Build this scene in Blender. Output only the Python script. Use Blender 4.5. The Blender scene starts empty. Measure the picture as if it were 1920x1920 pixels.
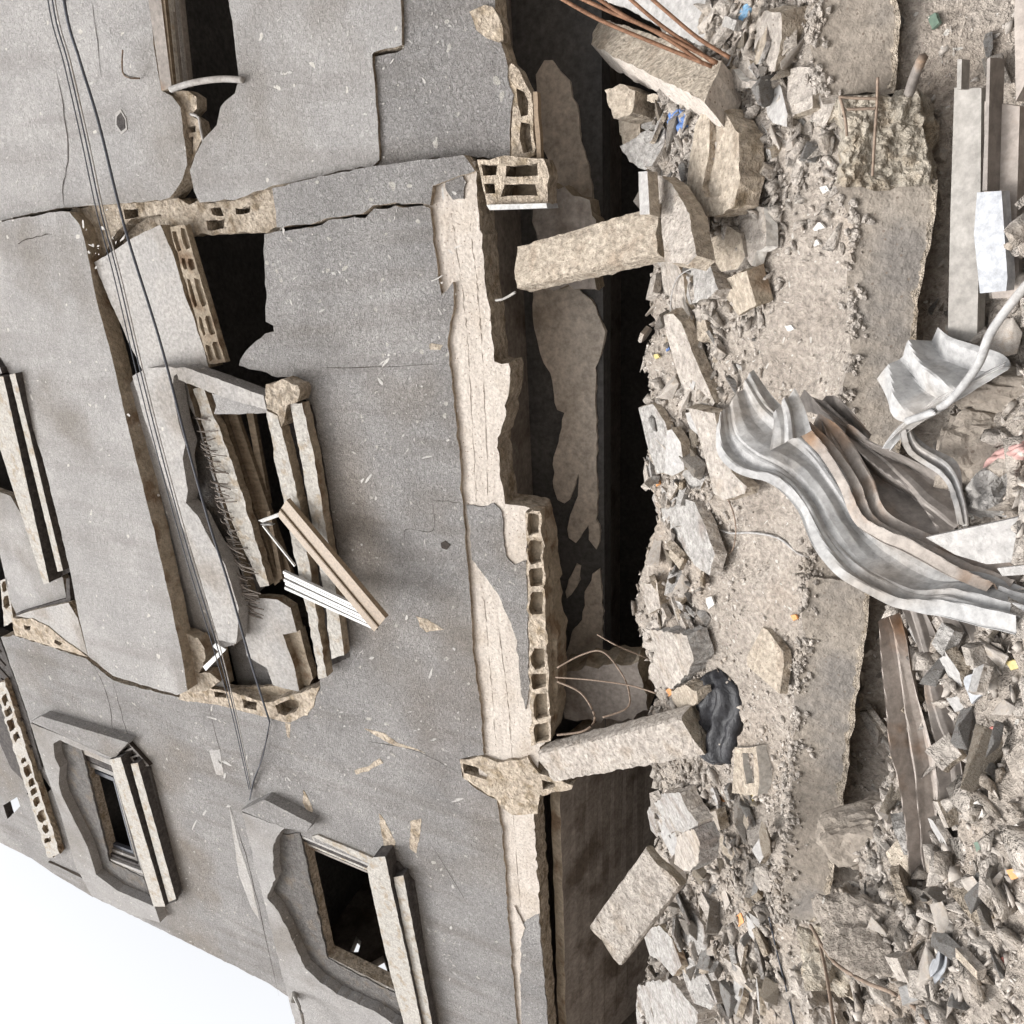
import bpy, bmesh, math, random
import numpy as np
from mathutils import Vector, Matrix, noise
from mathutils.geometry import tessellate_polygon
random.seed(7); np.random.seed(7)
SC = bpy.context.scene
COL = SC.collection
# ------------------------------------------------------------------ camera, sky, sun
F = 1331.5; EYE = Vector((0, 0, 1.6))
_up = Vector((-3040, 360, -F)).normalized()
_le = Vector((190, -3320, -F)); _le = (_le - _up*_le.dot(_up)).normalized()
AX = -_le; AZ = _up; AY = AZ.cross(AX)
cam = bpy.data.objects.new('camera', bpy.data.cameras.new('camera')); COL.objects.link(cam)
cam.matrix_world = Matrix.Translation(EYE) @ Matrix((AX, AY, AZ)).to_4x4()
cam.data.sensor_width = 36; cam.data.lens = F/1920*36; cam.data.clip_end = 3000; cam.data.clip_start = .05
SC.camera = cam
SUN_EL, SUN_AZ = 53, 208          # azimuth: compass from +Y clockwise
world = bpy.data.worlds.new('World'); SC.world = world; world.use_nodes = True
wn = world.node_tree; bg = wn.nodes['Background']
sky = wn.nodes.new('ShaderNodeTexSky'); sky.sky_type = 'NISHITA'; sky.sun_disc = False
sky.sun_elevation = math.radians(SUN_EL); sky.sun_rotation = math.radians(SUN_AZ)
sky.dust_density = 6; sky.ozone_density = .6; sky.air_density = 1.2
hs = wn.nodes.new('ShaderNodeHueSaturation'); hs.inputs['Saturation'].default_value = .12; hs.inputs['Value'].default_value = 1.35
wn.links.new(sky.outputs[0], hs.inputs['Color']); wn.links.new(hs.outputs[0], bg.inputs[0]); bg.inputs[1].default_value = .15
sd = bpy.data.lights.new('sun', 'SUN'); sd.energy = 1.5; sd.angle = math.radians(22); sd.color = (1, .97, .93)
sun = bpy.data.objects.new('sun', sd); COL.objects.link(sun)
_a, _e = math.radians(SUN_AZ), math.radians(SUN_EL)
sun.rotation_euler = Vector((math.sin(_a)*math.cos(_e), math.cos(_a)*math.cos(_e), math.sin(_e))).to_track_quat('Z', 'Y').to_euler()
SC.view_settings.view_transform = 'Standard'; SC.view_settings.look = 'None'; SC.view_settings.gamma = 1
SC.view_settings.exposure = .46

# ------------------------------------------------------------------ placing helpers
def ray(px, py):
    d = Vector((px-960, -(py-960), -F)); return Vector((AX.dot(d), AY.dot(d), AZ.dot(d))).normalized()
def PY(px, py, y): d = ray(px, py); return EYE + d*(y/d.y)
def PD(px, py, dist): return EYE + ray(px, py)*dist
def PP(px, py, p0, n): d = ray(px, py); return EYE + d*((p0-EYE).dot(n)/d.dot(n))
def fbm(p, s, o=4): return noise.fractal(Vector(p)*s, 1.0, 2.0, o, noise_basis='PERLIN_ORIGINAL')

# ------------------------------------------------------------------ materials
def N(nt, t, **k):
    n = nt.nodes.new(t)
    for a, b in k.items(): setattr(n, a, b)
    return n
STAIN = [(-2.6, 5.30, 1.7, .42, (.20,.168,.135), .6), (-7.6, 5.35, 1.3, .40, (.20,.187,.17), .5), (-7.9, 9.3, 1.3, .4, (.16,.145,.13), .6), (-.4, 3.9, 2.6, .5, (.20,.185,.178), .4), (-4.4, 4.4, 1.4, .9, (.22,.20,.19), .35)]
def mat(name, c1, c2, scale=3, bump=.5, bscale=40, bdist=.01, chips=None, chipscale=14, chipth=.12, streak=None, rough=.92, c3=None, s3=1.2, metal=0, c4=None, wormy=False, gr=.30, vst=None):
    m = bpy.data.materials.new(name); m.use_nodes = True; nt = m.node_tree; L = nt.links.new
    b = nt.nodes['Principled BSDF']; b.inputs['Roughness'].default_value = rough; b.inputs['Metallic'].default_value = metal
    b.inputs['Specular IOR Level'].default_value = .25
    tc = N(nt, 'ShaderNodeTexCoord'); co = tc.outputs['Object']
    n1 = N(nt, 'ShaderNodeTexNoise'); n1.inputs['Scale'].default_value = scale; n1.inputs['Detail'].default_value = 7; n1.inputs['Roughness'].default_value = .62
    if streak:
        mp = N(nt, 'ShaderNodeMapping'); mp.inputs['Scale'].default_value = streak; L(co, mp.inputs[0]); L(mp.outputs[0], n1.inputs[0])
    else: L(co, n1.inputs[0])
    r1 = N(nt, 'ShaderNodeMapRange'); r1.inputs[1].default_value = .32; r1.inputs[2].default_value = .68; L(n1.outputs[0], r1.inputs[0])
    mx = N(nt, 'ShaderNodeMix', data_type='RGBA'); L(r1.outputs[0], mx.inputs[0])
    mx.inputs[6].default_value = (*c1, 1); mx.inputs[7].default_value = (*c2, 1); out = mx.outputs[2]
    def layer(col, fac):
        nonlocal out
        q = N(nt, 'ShaderNodeMix', data_type='RGBA'); L(fac, q.inputs[0]); L(out, q.inputs[6]); q.inputs[7].default_value = (*col, 1); out = q.outputs[2]
    if c3:
        n3 = N(nt, 'ShaderNodeTexNoise'); n3.inputs['Scale'].default_value = s3; n3.inputs['Detail'].default_value = 5; L(co, n3.inputs[0])
        r3 = N(nt, 'ShaderNodeMapRange'); r3.inputs[1].default_value = .52; r3.inputs[2].default_value = .66; L(n3.outputs[0], r3.inputs[0]); layer(c3, r3.outputs[0])
    if vst:
        mv = N(nt, 'ShaderNodeMapping'); mv.inputs['Scale'].default_value = (2.6, 2.6, .28); L(co, mv.inputs[0]); nv = N(nt, 'ShaderNodeTexNoise'); nv.inputs['Scale'].default_value = 1.6; nv.inputs['Detail'].default_value = 6; L(mv.outputs[0], nv.inputs[0])
        rv = N(nt, 'ShaderNodeMapRange'); rv.inputs[1].default_value = .50; rv.inputs[2].default_value = .72; rv.inputs[4].default_value = .75; L(nv.outputs[0], rv.inputs[0]); layer(vst, rv.outputs[0])
        nl_ = N(nt, 'ShaderNodeTexNoise'); nl_.inputs['Scale'].default_value = .9; nl_.inputs['Detail'].default_value = 8; nl_.inputs['Roughness'].default_value = .7; L(co, nl_.inputs[0])
        rl = N(nt, 'ShaderNodeMapRange'); rl.inputs[1].default_value = .52; rl.inputs[2].default_value = .75; rl.inputs[4].default_value = .6; L(nl_.outputs[0], rl.inputs[0]); layer(tuple(min(1, x*1.35) for x in c2), rl.outputs[0])
        for cx_, cz_, rx_, rz_, col_, f_ in STAIN:
            ms = N(nt, 'ShaderNodeMapping', vector_type='TEXTURE'); ms.inputs['Location'].default_value = (cx_, 4.6, cz_); ms.inputs['Scale'].default_value = (rx_, 2, rz_); L(co, ms.inputs[0])
            gs = N(nt, 'ShaderNodeTexGradient', gradient_type='SPHERICAL'); L(ms.outputs[0], gs.inputs[0])
            mm_ = N(nt, 'ShaderNodeMath', operation='MULTIPLY'); L(gs.outputs['Fac'], mm_.inputs[0]); L(nl_.outputs[0], mm_.inputs[1])
            rs = N(nt, 'ShaderNodeMapRange'); rs.inputs[1].default_value = .04; rs.inputs[2].default_value = .36; rs.inputs[4].default_value = f_; L(mm_.outputs[0], rs.inputs[0]); layer(col_, rs.outputs[0])
    # fine grain
    n2 = N(nt, 'ShaderNodeTexNoise'); n2.inputs['Scale'].default_value = bscale; n2.inputs['Detail'].default_value = 4; n2.inputs['Roughness'].default_value = .7
    if wormy: n2.inputs['Distortion'].default_value = 1.6
    L(co, n2.inputs[0])
    r2 = N(nt, 'ShaderNodeMapRange'); r2.inputs[1].default_value = .3; r2.inputs[2].default_value = .7; r2.inputs[3].default_value = 1-gr; r2.inputs[4].default_value = 1+gr*.9; L(n2.outputs[0], r2.inputs[0])
    mul = N(nt, 'ShaderNodeMix', data_type='RGBA', blend_type='MULTIPLY'); mul.inputs[0].default_value = 1
    cmb = N(nt, 'ShaderNodeCombineColor'); [L(r2.outputs[0], cmb.inputs[i]) for i in range(3)]
    L(out, mul.inputs[6]); L(cmb.outputs[0], mul.inputs[7]); out = mul.outputs[2]
    hsum = n2.outputs[0]
    if chips:
        nw = N(nt, 'ShaderNodeTexNoise'); nw.inputs['Scale'].default_value = 9; L(co, nw.inputs[0])
        ad = N(nt, 'ShaderNodeVectorMath', operation='MULTIPLY_ADD'); L(nw.outputs['Color'], ad.inputs[0]); ad.inputs[1].default_value = (.13, .13, .13); L(co, ad.inputs[2])
        v = N(nt, 'ShaderNodeTexVoronoi'); v.inputs['Scale'].default_value = chipscale; L(ad.outputs[0], v.inputs['Vector'])
        sp = N(nt, 'ShaderNodeSeparateColor'); L(v.outputs['Color'], sp.inputs[0])
        th = N(nt, 'ShaderNodeMapRange'); th.inputs[1].default_value = .55; th.inputs[2].default_value = 1; th.inputs[3].default_value = 0; th.inputs[4].default_value = chipth*1.7; L(sp.outputs[0], th.inputs[0])
        lt = N(nt, 'ShaderNodeMath', operation='LESS_THAN'); L(v.outputs['Distance'], lt.inputs[0]); L(th.outputs[0], lt.inputs[1])
        layer(chips, lt.outputs[0])
    if c4:   # dark pits
        v2 = N(nt, 'ShaderNodeTexVoronoi'); v2.inputs['Scale'].default_value = 26; L(co, v2.inputs['Vector'])
        l2 = N(nt, 'ShaderNodeMath', operation='LESS_THAN'); L(v2.outputs['Distance'], l2.inputs[0]); l2.inputs[1].default_value = .13; layer(c4, l2.outputs[0])
    L(out, b.inputs['Base Color'])
    bp = N(nt, 'ShaderNodeBump'); bp.inputs['Strength'].default_value = bump; bp.inputs['Distance'].default_value = bdist
    nb = N(nt, 'ShaderNodeTexNoise'); nb.inputs['Scale'].default_value = bscale*.22; nb.inputs['Detail'].default_value = 8; nb.inputs['Roughness'].default_value = .7; L(co, nb.inputs[0])
    sm = N(nt, 'ShaderNodeMath', operation='ADD'); L(hsum, sm.inputs[0]); L(nb.outputs[0], sm.inputs[1])
    L(sm.outputs[0], bp.inputs['Height']); L(bp.outputs[0], b.inputs['Normal'])
    return m
M = {}
M['plaster'] = mat('roughcast_grey', (.25,.243,.24), (.335,.325,.32), 1.6, 1.0, 44, .030, vst=(.20,.185,.172), chips=(.46,.44,.41), chipscale=13, chipth=.15, wormy=True, gr=.50, c3=(.235,.21,.185), s3=.55)
M['plaster_far'] = mat('render_grey', (.282,.275,.272), (.345,.336,.330), 2.2, .9, 42, .016, vst=(.24,.228,.22), chips=(.50,.48,.45), chipscale=10, chipth=.12, wormy=True, gr=.36, c3=(.22,.205,.19), s3=.8)
M['plaster_pale'] = mat('render_pale_grey', (.30,.292,.285), (.37,.355,.34), 3, .7, 30, .012, chips=(.5,.47,.43), chipscale=6, chipth=.08, c3=(.25,.23,.21), s3=1.5)
M['beam'] = mat('beige_bare_concrete', (.42,.375,.335), (.52,.475,.43), 3, .8, 40, .014, streak=(.7,.7,6), gr=.26, c3=(.41,.36,.31), s3=2.2, c4=(.22,.18,.15))
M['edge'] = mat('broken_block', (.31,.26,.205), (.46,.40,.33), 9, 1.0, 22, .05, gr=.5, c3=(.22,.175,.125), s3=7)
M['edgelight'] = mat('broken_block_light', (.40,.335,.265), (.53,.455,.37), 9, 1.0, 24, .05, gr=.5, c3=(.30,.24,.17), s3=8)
M['brown'] = mat('dirty_slab_edge', (.23,.19,.14), (.33,.28,.22), 6, .9, 25, .02, c3=(.17,.12,.08), s3=5)
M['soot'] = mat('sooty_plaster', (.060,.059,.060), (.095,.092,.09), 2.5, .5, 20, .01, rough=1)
M['stain'] = mat('smoke_tinted_plaster', (.40,.355,.31), (.52,.465,.41), 2.5, .4, 20, .01, c3=(.33,.285,.24), s3=2)
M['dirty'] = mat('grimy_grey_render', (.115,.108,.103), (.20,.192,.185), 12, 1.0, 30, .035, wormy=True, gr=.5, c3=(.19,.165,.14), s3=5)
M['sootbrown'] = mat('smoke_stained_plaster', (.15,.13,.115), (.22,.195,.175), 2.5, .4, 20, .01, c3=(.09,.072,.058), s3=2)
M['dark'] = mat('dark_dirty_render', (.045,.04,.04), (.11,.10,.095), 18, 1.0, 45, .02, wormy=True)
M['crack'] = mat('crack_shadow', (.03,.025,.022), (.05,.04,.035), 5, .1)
M['chunk'] = mat('dusty_concrete_chunk', (.33,.295,.262), (.44,.40,.36), 7, 1.0, 26, .035, gr=.42, c4=(.19,.165,.14), c3=(.33,.285,.24), s3=5)
M['chunkgrey'] = mat('grey_concrete_chunk', (.29,.275,.26), (.38,.365,.348), 7, 1.0, 28, .03, gr=.4, c3=(.24,.21,.19), s3=5)
M['chunktan'] = mat('tan_block', (.335,.285,.228), (.43,.375,.31), 7, 1.0, 28, .03, gr=.4, c4=(.21,.175,.135), c3=(.31,.255,.20), s3=6)
M['dust'] = mat('rubble_dust', (.325,.283,.244), (.435,.387,.34), 3.5, 1.0, 32, .045, c3=(.40,.34,.285), s3=1.8, chips=(.56,.53,.49), chipscale=26, chipth=.16, gr=.42)
M['beamside'] = mat('lying_beam_concrete', (.215,.185,.155), (.295,.26,.222), 2.2, .8, 28, .014, c3=(.20,.182,.165), s3=2.6, c4=(.17,.14,.115))  # beam front: shade put into the colour, so the top reads as lit
M['aggregate'] = mat('exposed_aggregate', (.30,.262,.212), (.42,.38,.32), 14, 1.0, 18, .05, c3=(.30,.25,.19), s3=12)
M['gravel'] = mat('gravel_fragments', (.30,.268,.238), (.48,.44,.40), 2.6, .5, 40, .01, c3=(.37,.32,.27), s3=3)
M['white'] = mat('white_fragment', (.46,.44,.41), (.56,.54,.51), 8, .3, 40, .005)
M['metal'] = mat('dusty_grey_sheet_metal', (.31,.306,.304), (.385,.38,.374), 3, .4, 30, .006, rough=.75, metal=0, c3=(.30,.275,.25), s3=3.2)
M['metalrust'] = mat('rust_stained_sheet_metal', (.26,.225,.20), (.34,.305,.275), 3, .5, 30, .006, rough=.65, metal=0, c3=(.24,.155,.10), s3=4.5)
M['metaldark'] = mat('shaded_sheet_metal', (.18,.16,.145), (.26,.235,.215), 5, .4, 30, .006, rough=.6, metal=.2, c3=(.2,.13,.08), s3=3.5)
M['rust'] = mat('rusty_steel', (.13,.065,.038), (.21,.115,.07), 15, .6, 60, .004, rough=.8)
M['wire'] = mat('brown_wire', (.16,.12,.09), (.24,.18,.14), 15, .2, 60, .002, rough=.7)
M['cable'] = mat('dark_cable', (.045,.05,.065), (.07,.075,.09), 4, .1, 60, .002, rough=.6)
M['cablegrey'] = mat('grey_cable', (.20,.19,.18), (.30,.29,.27), 4, .1, 60, .002, rough=.6)
M['alu'] = mat('white_aluminium', (.40,.40,.395), (.50,.50,.49), 8, .2, 50, .002, rough=.45)
M['alubrown'] = mat('tan_aluminium', (.20,.15,.10), (.25,.19,.135), 3, .1, 50, .002, rough=.45)
M['bag'] = mat('black_plastic', (.012,.012,.014), (.03,.03,.034), 12, .7, 26, .012, rough=.36)
M['profile'] = mat('dusty_metal_profile', (.215,.20,.182), (.29,.275,.255), 4, .4, 30, .006, rough=.65, c3=(.23,.17,.12), s3=2.5)
M['bluegrey'] = mat('bluish_paint', (.29,.30,.32), (.36,.37,.385), 5, .2, 40, .003, rough=.5)
M['flake'] = mat('pale_flake', (.33,.32,.31), (.44,.425,.405), 9, .4, 40, .005)
M['rail'] = mat('pale_sill_render', (.34,.325,.30), (.44,.42,.39), 12, .9, 35, .015, c3=(.32,.275,.22), s3=9)
M['wood'] = mat('brown_board', (.11,.085,.06), (.18,.14,.10), 5, .4, 30, .006, streak=(8,1,1))
for k, c in dict(blue=(.08,.14,.30), orange=(.50,.24,.10), red=(.33,.12,.10), pink=(.40,.25,.23), green=(.10,.14,.11), yellow=(.45,.37,.17), skyblue=(.15,.27,.40)).items():
    M[k] = mat('plastic_'+k, c, tuple(min(1, x*1.25) for x in c), 6, .3, 30, .005, rough=.5)

# ------------------------------------------------------------------ object helpers
def link(name, bm, mats, parent=None, smooth=False, label=None, cat=None, group=None, kind=None, weld=True):
    me = bpy.data.meshes.new(name)
    if weld: bmesh.ops.recalc_face_normals(bm, faces=bm.faces)
    bm.to_mesh(me); bm.free()
    for m in (mats if isinstance(mats, (list, tuple)) else [mats]): me.materials.append(M[m])
    o = bpy.data.objects.new(name, me); COL.objects.link(o)
    if smooth: me.polygons.foreach_set('use_smooth', [True]*len(me.polygons))
    if not parent and kind != 'structure' and len(me.vertices):
        c = sum((v.co for v in me.vertices), Vector())/len(me.vertices); c.z = min(v.co.z for v in me.vertices)
        me.transform(Matrix.Translation(-c)); o.location = c
    if parent: o.parent = parent; o.matrix_parent_inverse = Matrix.Translation(-parent.location)
    tagp(o, label, cat, group, kind); return o
def tagp(o, label=None, cat=None, group=None, kind=None):
    if label: o['label'] = label
    if cat: o['category'] = cat
    if group: o['group'] = group
    if kind: o['kind'] = kind
def empty(name, loc, label, cat, group=None):
    o = bpy.data.objects.new(name, None); COL.objects.link(o); o.location = loc; o.empty_display_size = .2
    tagp(o, label, cat, group); return o
def rough_loop(pts, amp, step, n):
    out = []; m = len(pts)
    t1 = n.orthogonal().normalized(); t2 = n.cross(t1)
    for i in range(m):
        a, b = pts[i], pts[(i+1) % m]; k = max(1, int((b-a).length/step)) if amp > 0 else 1
        k = min(k, 60)
        for j in range(k):
            p = a.lerp(b, j/k)
            if amp > 0:
                q = p*1.0
                p = p + t1*(fbm(q, 9, 4)*amp*1.6 + random.uniform(-.35, .35)*amp) + t2*(fbm(q+Vector((5, 9, 3)), 9, 4)*amp*1.6 + random.uniform(-.35, .35)*amp)
            out.append(p)
    return out
def prism(bm, loops, n, thick, amp=0., step=.04, mi=(0, 1), hamp=None, taper=0., wob=None, back=True):
    """loops: world-space outlines in one plane (first outer, rest holes); n = outward normal; extruded along -n."""
    L = [rough_loop(l, amp if i == 0 or hamp is None else hamp, step, n) for i, l in enumerate(loops)]
    wob = amp*.7 if wob is None else wob
    c = sum(L[0], Vector())/len(L[0])
    front, mid, bk = [], [], []
    for li, l in enumerate(L):
        for p in l:
            front.append(bm.verts.new(p))
            def w(s): return Vector([random.uniform(-1, 1) for _ in range(3)])*wob*s
            inn = (c-p)*taper if li == 0 else Vector()
            mid.append(bm.verts.new(p - n*thick*.5 + w(1) + inn*.5)); bk.append(bm.verts.new(p - n*thick + inn))
    tris = tessellate_polygon(L)
    for t in tris:
        try: f = bm.faces.new([front[i] for i in t]); f.material_index = mi[0]
        except ValueError: pass
        if back:
            try: f = bm.faces.new([bk[i] for i in reversed(t)]); f.material_index = mi[1]
            except ValueError: pass
    o = 0
    for l in L:
        m = len(l)
        for i in range(m):
            j = (i+1) % m
            for A, B in ((front, mid), (mid, bk)):
                f = bm.faces.new((A[o+i], A[o+j], B[o+j], B[o+i])); f.material_index = mi[1]
        o += m
NW = Vector((0, -1, 0))
def wall(name, outline, y, thick, mats, parent, amp=.012, holes=(), hamp=None, step=.05, **k):
    bm = bmesh.new(); prism(bm, [[PY(*p, y) for p in l] for l in [outline, *holes]], NW, thick, amp, step, hamp=hamp)
    return link(name, bm, mats, parent, **k)
def lerpq(q, u, v):
    a = (q[0][0]*(1-u)+q[1][0]*u, q[0][1]*(1-u)+q[1][1]*u); b = (q[3][0]*(1-u)+q[2][0]*u, q[3][1]*(1-u)+q[2][1]*u)
    return (a[0]*(1-v)+b[0]*v, a[1]*(1-v)+b[1]*v)
def cells(name, quad, nu, nv, y, thick, mats, parent, amp=.008, m=.14, P=None, n=NW, **k):
    P = P or (lambda a, b: PY(a, b, y)); bm = bmesh.new(); holes = []
    bu = [0]+[(i+random.uniform(-.12, .12))/nu for i in range(1, nu)]+[1]; bv_ = [0]+[(j+random.uniform(-.24, .24))/nv for j in range(1, nv)]+[1]
    for i in range(nu):
        for j in range(nv):
            if random.random() < .15: continue
            e = [random.uniform(.6, 1.6) for _ in range(4)]; mv = m*(.7 if nv > 1 else 1.5)
            u0, u1, v0, v1 = bu[i]+m*e[0]/nu, bu[i+1]-m*e[1]/nu, bv_[j]+mv*e[2]/nv, bv_[j+1]-mv*e[3]/nv
            k1, k2 = random.uniform(.1, .35)*(u1-u0), random.uniform(.1, .35)*(v1-v0)
            holes.append([P(*lerpq(quad, a, b)) for a, b in ((u0+k1, v0), (u1, v0+k2*.3), (u1, v1-k2*.3), (u0+k1*.8, v1), (u0, v1-k2), (u0, v0+k2))])
    out = [P(*p) for p in quad]
    prism(bm, [out, *holes], n, thick, amp, .03, hamp=amp*.6)
    prism(bm, [[p - n*thick*1.02 for p in out]], n, .03, amp*.5, .05, mi=(1, 1))
    return link(name, bm, mats, parent, **k)
def tube(bm, pts, r, seg=6, mi=0):
    rings = []
    for i, p in enumerate(pts):
        d = (pts[min(i+1, len(pts)-1)] - pts[max(i-1, 0)]).normalized(); a = d.orthogonal().normalized(); b = d.cross(a)
        rings.append([bm.verts.new(p + (a*math.cos(t)+b*math.sin(t))*r) for t in [2*math.pi*s/seg for s in range(seg)]])
    for A, B in zip(rings, rings[1:]):
        for s in range(seg): bm.faces.new((A[s], A[(s+1) % seg], B[(s+1) % seg], B[s])).material_index = mi
    bm.faces.new(rings[0]); bm.faces.new(rings[-1])
def smooth_pts(c, n=10):
    out = []
    for i in range(len(c)-1):
        p0, p1, p2, p3 = c[max(i-1, 0)], c[i], c[i+1], c[min(i+2, len(c)-1)]
        for j in range(n):
            t = j/n; out.append(.5*((2*p1)+(p2-p0)*t+(2*p0-5*p1+4*p2-p3)*t*t+(3*p1-p0-3*p2+p3)*t**3))
    return out+[c[-1]]
def cable(name, pts, y, r, m, **k):
    bm = bmesh.new(); c = [PY(p[0], p[1], p[2] if len(p) > 2 else y) for p in pts]; tube(bm, smooth_pts(c, 8), r)
    return link(name, bm, m, k.pop('parent', None), smooth=True, **k)
def box(name, lo, hi, m, parent, **k):
    bm = bmesh.new(); bmesh.ops.create_cube(bm, size=1)
    for v in bm.verts: v.co = Vector([lo[i] + (v.co[i]+.5)*(hi[i]-lo[i]) for i in range(3)])
    return link(name, bm, m, parent, **k)

# ------------------------------------------------------------------ rubble heap (height field)
EX = [-14, -8.2, -6.4, -4.8, -3.6, -2.6, -1.7, -1.1, -.5, .1, .8, 1.6, 4]
EZ = [1.4, 2.70, 2.66, 2.58, 2.72, 2.76, 2.74, 2.68, 2.74, 2.78, 2.74, 2.66, 1.8]
def hedge(x): return float(np.interp(x, EX, EZ))
def base_h(x, y):
    e = hedge(x)
    ys = [-1.5, .3, 1.0, 1.7, 2.2, 2.6, 2.8, 3.2, 3.42, 3.7, 4.2, 4.7, 5.2, 6.6, 9]
    zs = [0, .03, .75, 1.10, 1.18, 1.25, .86, .86, 1.56, 1.66, (1.66+e)/2+.05, e, e-.2, e-.7, e-1]
    h = float(np.interp(y, ys, zs))
    side = min(1, max(0, (6.5-abs(x+2.2))/2.5)) if y < 4.4 else 1
    return h*side
def H(x, y):
    h = base_h(x, y); k = .55 if 3.2 < y < 3.9 and x > -3.3 else 1
    if h < .02: return h
    return h + k*(.09*fbm((x, y, 0), 1.3, 3) + .05*fbm((x, y, 3), 5, 4) + .022*fbm((x, y, 7), 17, 3))
def G(px, py, lift=0.):
    d = ray(px, py); t = 1.2; p = EYE + d*t
    while t < 12:
        p = EYE + d*t
        if p.z < H(p.x, p.y): break
        t += .02
    return p + Vector((0, 0, lift))
def make_heap():
    xs = np.concatenate([np.linspace(-12, -7, 60), np.linspace(-6.98, 2.6, 420), np.linspace(2.65, 6, 40)])
    ys = np.concatenate([np.linspace(-1.5, 1.6, 30), np.linspace(1.63, 5.3, 190), np.linspace(5.35, 8.3, 40)])
    V = [(x, y, H(x, y)-.001) for y in ys for x in xs]; nx = len(xs)
    Fc = [(j*nx+i, j*nx+i+1, (j+1)*nx+i+1, (j+1)*nx+i) for j in range(len(ys)-1) for i in range(nx-1)]
    me = bpy.data.meshes.new('rubble_ground'); me.from_pydata(V, [], Fc); me.materials.append(M['dust'])
    o = bpy.data.objects.new('rubble_ground', me); COL.objects.link(o); o['kind'] = 'structure'
    me.polygons.foreach_set('use_smooth', [True]*len(me.polygons))
make_heap()
bm = bmesh.new(); bmesh.ops.create_grid(bm, x_segments=8, y_segments=8, size=600); [setattr(v.co, 'z', -.01) for v in bm.verts]
link('ground', bm, 'dust', kind='structure')

# ================================================================== THE RUINED BUILDING
D = 4.6
BLD = empty('ruined_building', (-4, D, 0), 'war damaged grey rendered concrete building with a torn open facade and sooty interior', 'building')
W2H = [(562, 1565), (703, 1625), (752, 1862), (612, 1792)]
W3H = [(150, 1402), (212, 1428), (268, 1640), (205, 1615)]
main = [(495,440),(497,520),(500,560),(496,575),(500,605),(512,612),(515,625),(497,628),(480,640),(462,655),(448,685),(500,700),(560,712),
 (578,760),(600,900),(625,1060),(645,1235),(600,1262),(600,1296),(578,1322),(556,1345),(530,1352),(500,1340),(410,1318),(335,1308),(270,1292),(212,1276),(162,1236),
 (95,1212),(25,1192),(2,1195),(28,1270),(55,1350),(83,1440),(115,1530),(150,1630),(172,1680),(300,1742),(420,1802),(500,1842),(545,1872),(610,1902),(700,1952),(830,2020),(985,2040),
 (970,1920),(955,1750),(942,1560),(930,1500),(895,1480),(868,1455),(862,1425),(880,1418),(908,1418),(900,1330),(890,1250),(882,1130),(876,1040),(866,940),(862,860),(856,790),(846,700),(838,650),(852,575),(850,530),(826,552),(820,500),(812,440),(807,390),
 (742,388),(704,391),(684,406),(614,416),(584,428),(524,432)]
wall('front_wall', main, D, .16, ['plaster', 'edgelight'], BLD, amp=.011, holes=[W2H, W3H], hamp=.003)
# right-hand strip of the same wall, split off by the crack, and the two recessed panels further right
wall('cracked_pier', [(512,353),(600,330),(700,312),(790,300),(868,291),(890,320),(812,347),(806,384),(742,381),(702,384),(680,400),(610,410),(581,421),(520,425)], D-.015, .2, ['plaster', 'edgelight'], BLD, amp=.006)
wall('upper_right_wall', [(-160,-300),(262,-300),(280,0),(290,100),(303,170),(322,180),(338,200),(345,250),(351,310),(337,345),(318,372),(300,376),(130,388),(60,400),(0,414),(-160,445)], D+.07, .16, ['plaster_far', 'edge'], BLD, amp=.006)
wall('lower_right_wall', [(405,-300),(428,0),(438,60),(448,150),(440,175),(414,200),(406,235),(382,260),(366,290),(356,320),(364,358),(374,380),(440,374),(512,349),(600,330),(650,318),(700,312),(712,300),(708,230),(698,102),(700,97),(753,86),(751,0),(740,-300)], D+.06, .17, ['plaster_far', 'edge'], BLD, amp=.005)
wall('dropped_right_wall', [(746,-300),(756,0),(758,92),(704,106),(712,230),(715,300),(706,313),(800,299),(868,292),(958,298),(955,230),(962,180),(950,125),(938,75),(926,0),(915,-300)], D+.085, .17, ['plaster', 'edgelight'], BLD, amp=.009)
# upper storey panel that has swung forward, its underside showing
pr = PY(150, 420, D); nU = Vector((.050, -1, 0)).normalized()
def PU(a, b, off=0): return PP(a, b, pr - nU*off, nU)
bm = bmesh.new()
upl = [(-160,455),(0,416),(100,398),(130,397),(150,422),(165,482),(180,560),(205,650),(235,780),(265,900),(290,1000),(320,1130),(343,1240),(352,1296),(330,1303),(212,1268),(165,1230),(146,1150),(133,1078),(110,980),(80,860),(40,740),(0,668),(-160,610)]
prism(bm, [[PU(*p) for p in upl]], nU, .17, .006, .05)
link('upper_wall', bm, ['plaster_far', 'brown'], BLD)
# wall behind / below the swung panel
wall('mid_wall', [(176,492),(205,475),(250,445),(300,420),(322,470),(350,560),(383,655),(390,690),(335,700),(270,700),(240,640),(205,560)], D+.03, .17, ['plaster_pale', 'brown'], BLD, amp=.006)
cells('block_course', [(318,425),(346,420),(422,680),(392,684)], 2, 5, D+.025, .03, ['brown', 'brown'], BLD, amp=.006, m=.16)
wall('lintel_wall', [(255,700),(345,700),(372,800),(430,1000),(470,1130),(445,1160),(440,1210),(405,1215),(420,1290),(350,1300),(335,1230),(300,1080),(270,950),(225,750)], D+.05, .15, ['plaster_far', 'brown'], BLD, amp=.006, holes=[[(338,735),(352,850),(352,940),(420,1040),(436,1110),(470,1120),(372,790)]])
wall('recessed_panel', [(395,1190),(445,1150),(500,1170),(560,1180),(590,1290),(500,1330),(420,1310)], D+.30, .1, ['plaster', 'edge'], BLD, amp=.005)
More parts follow.
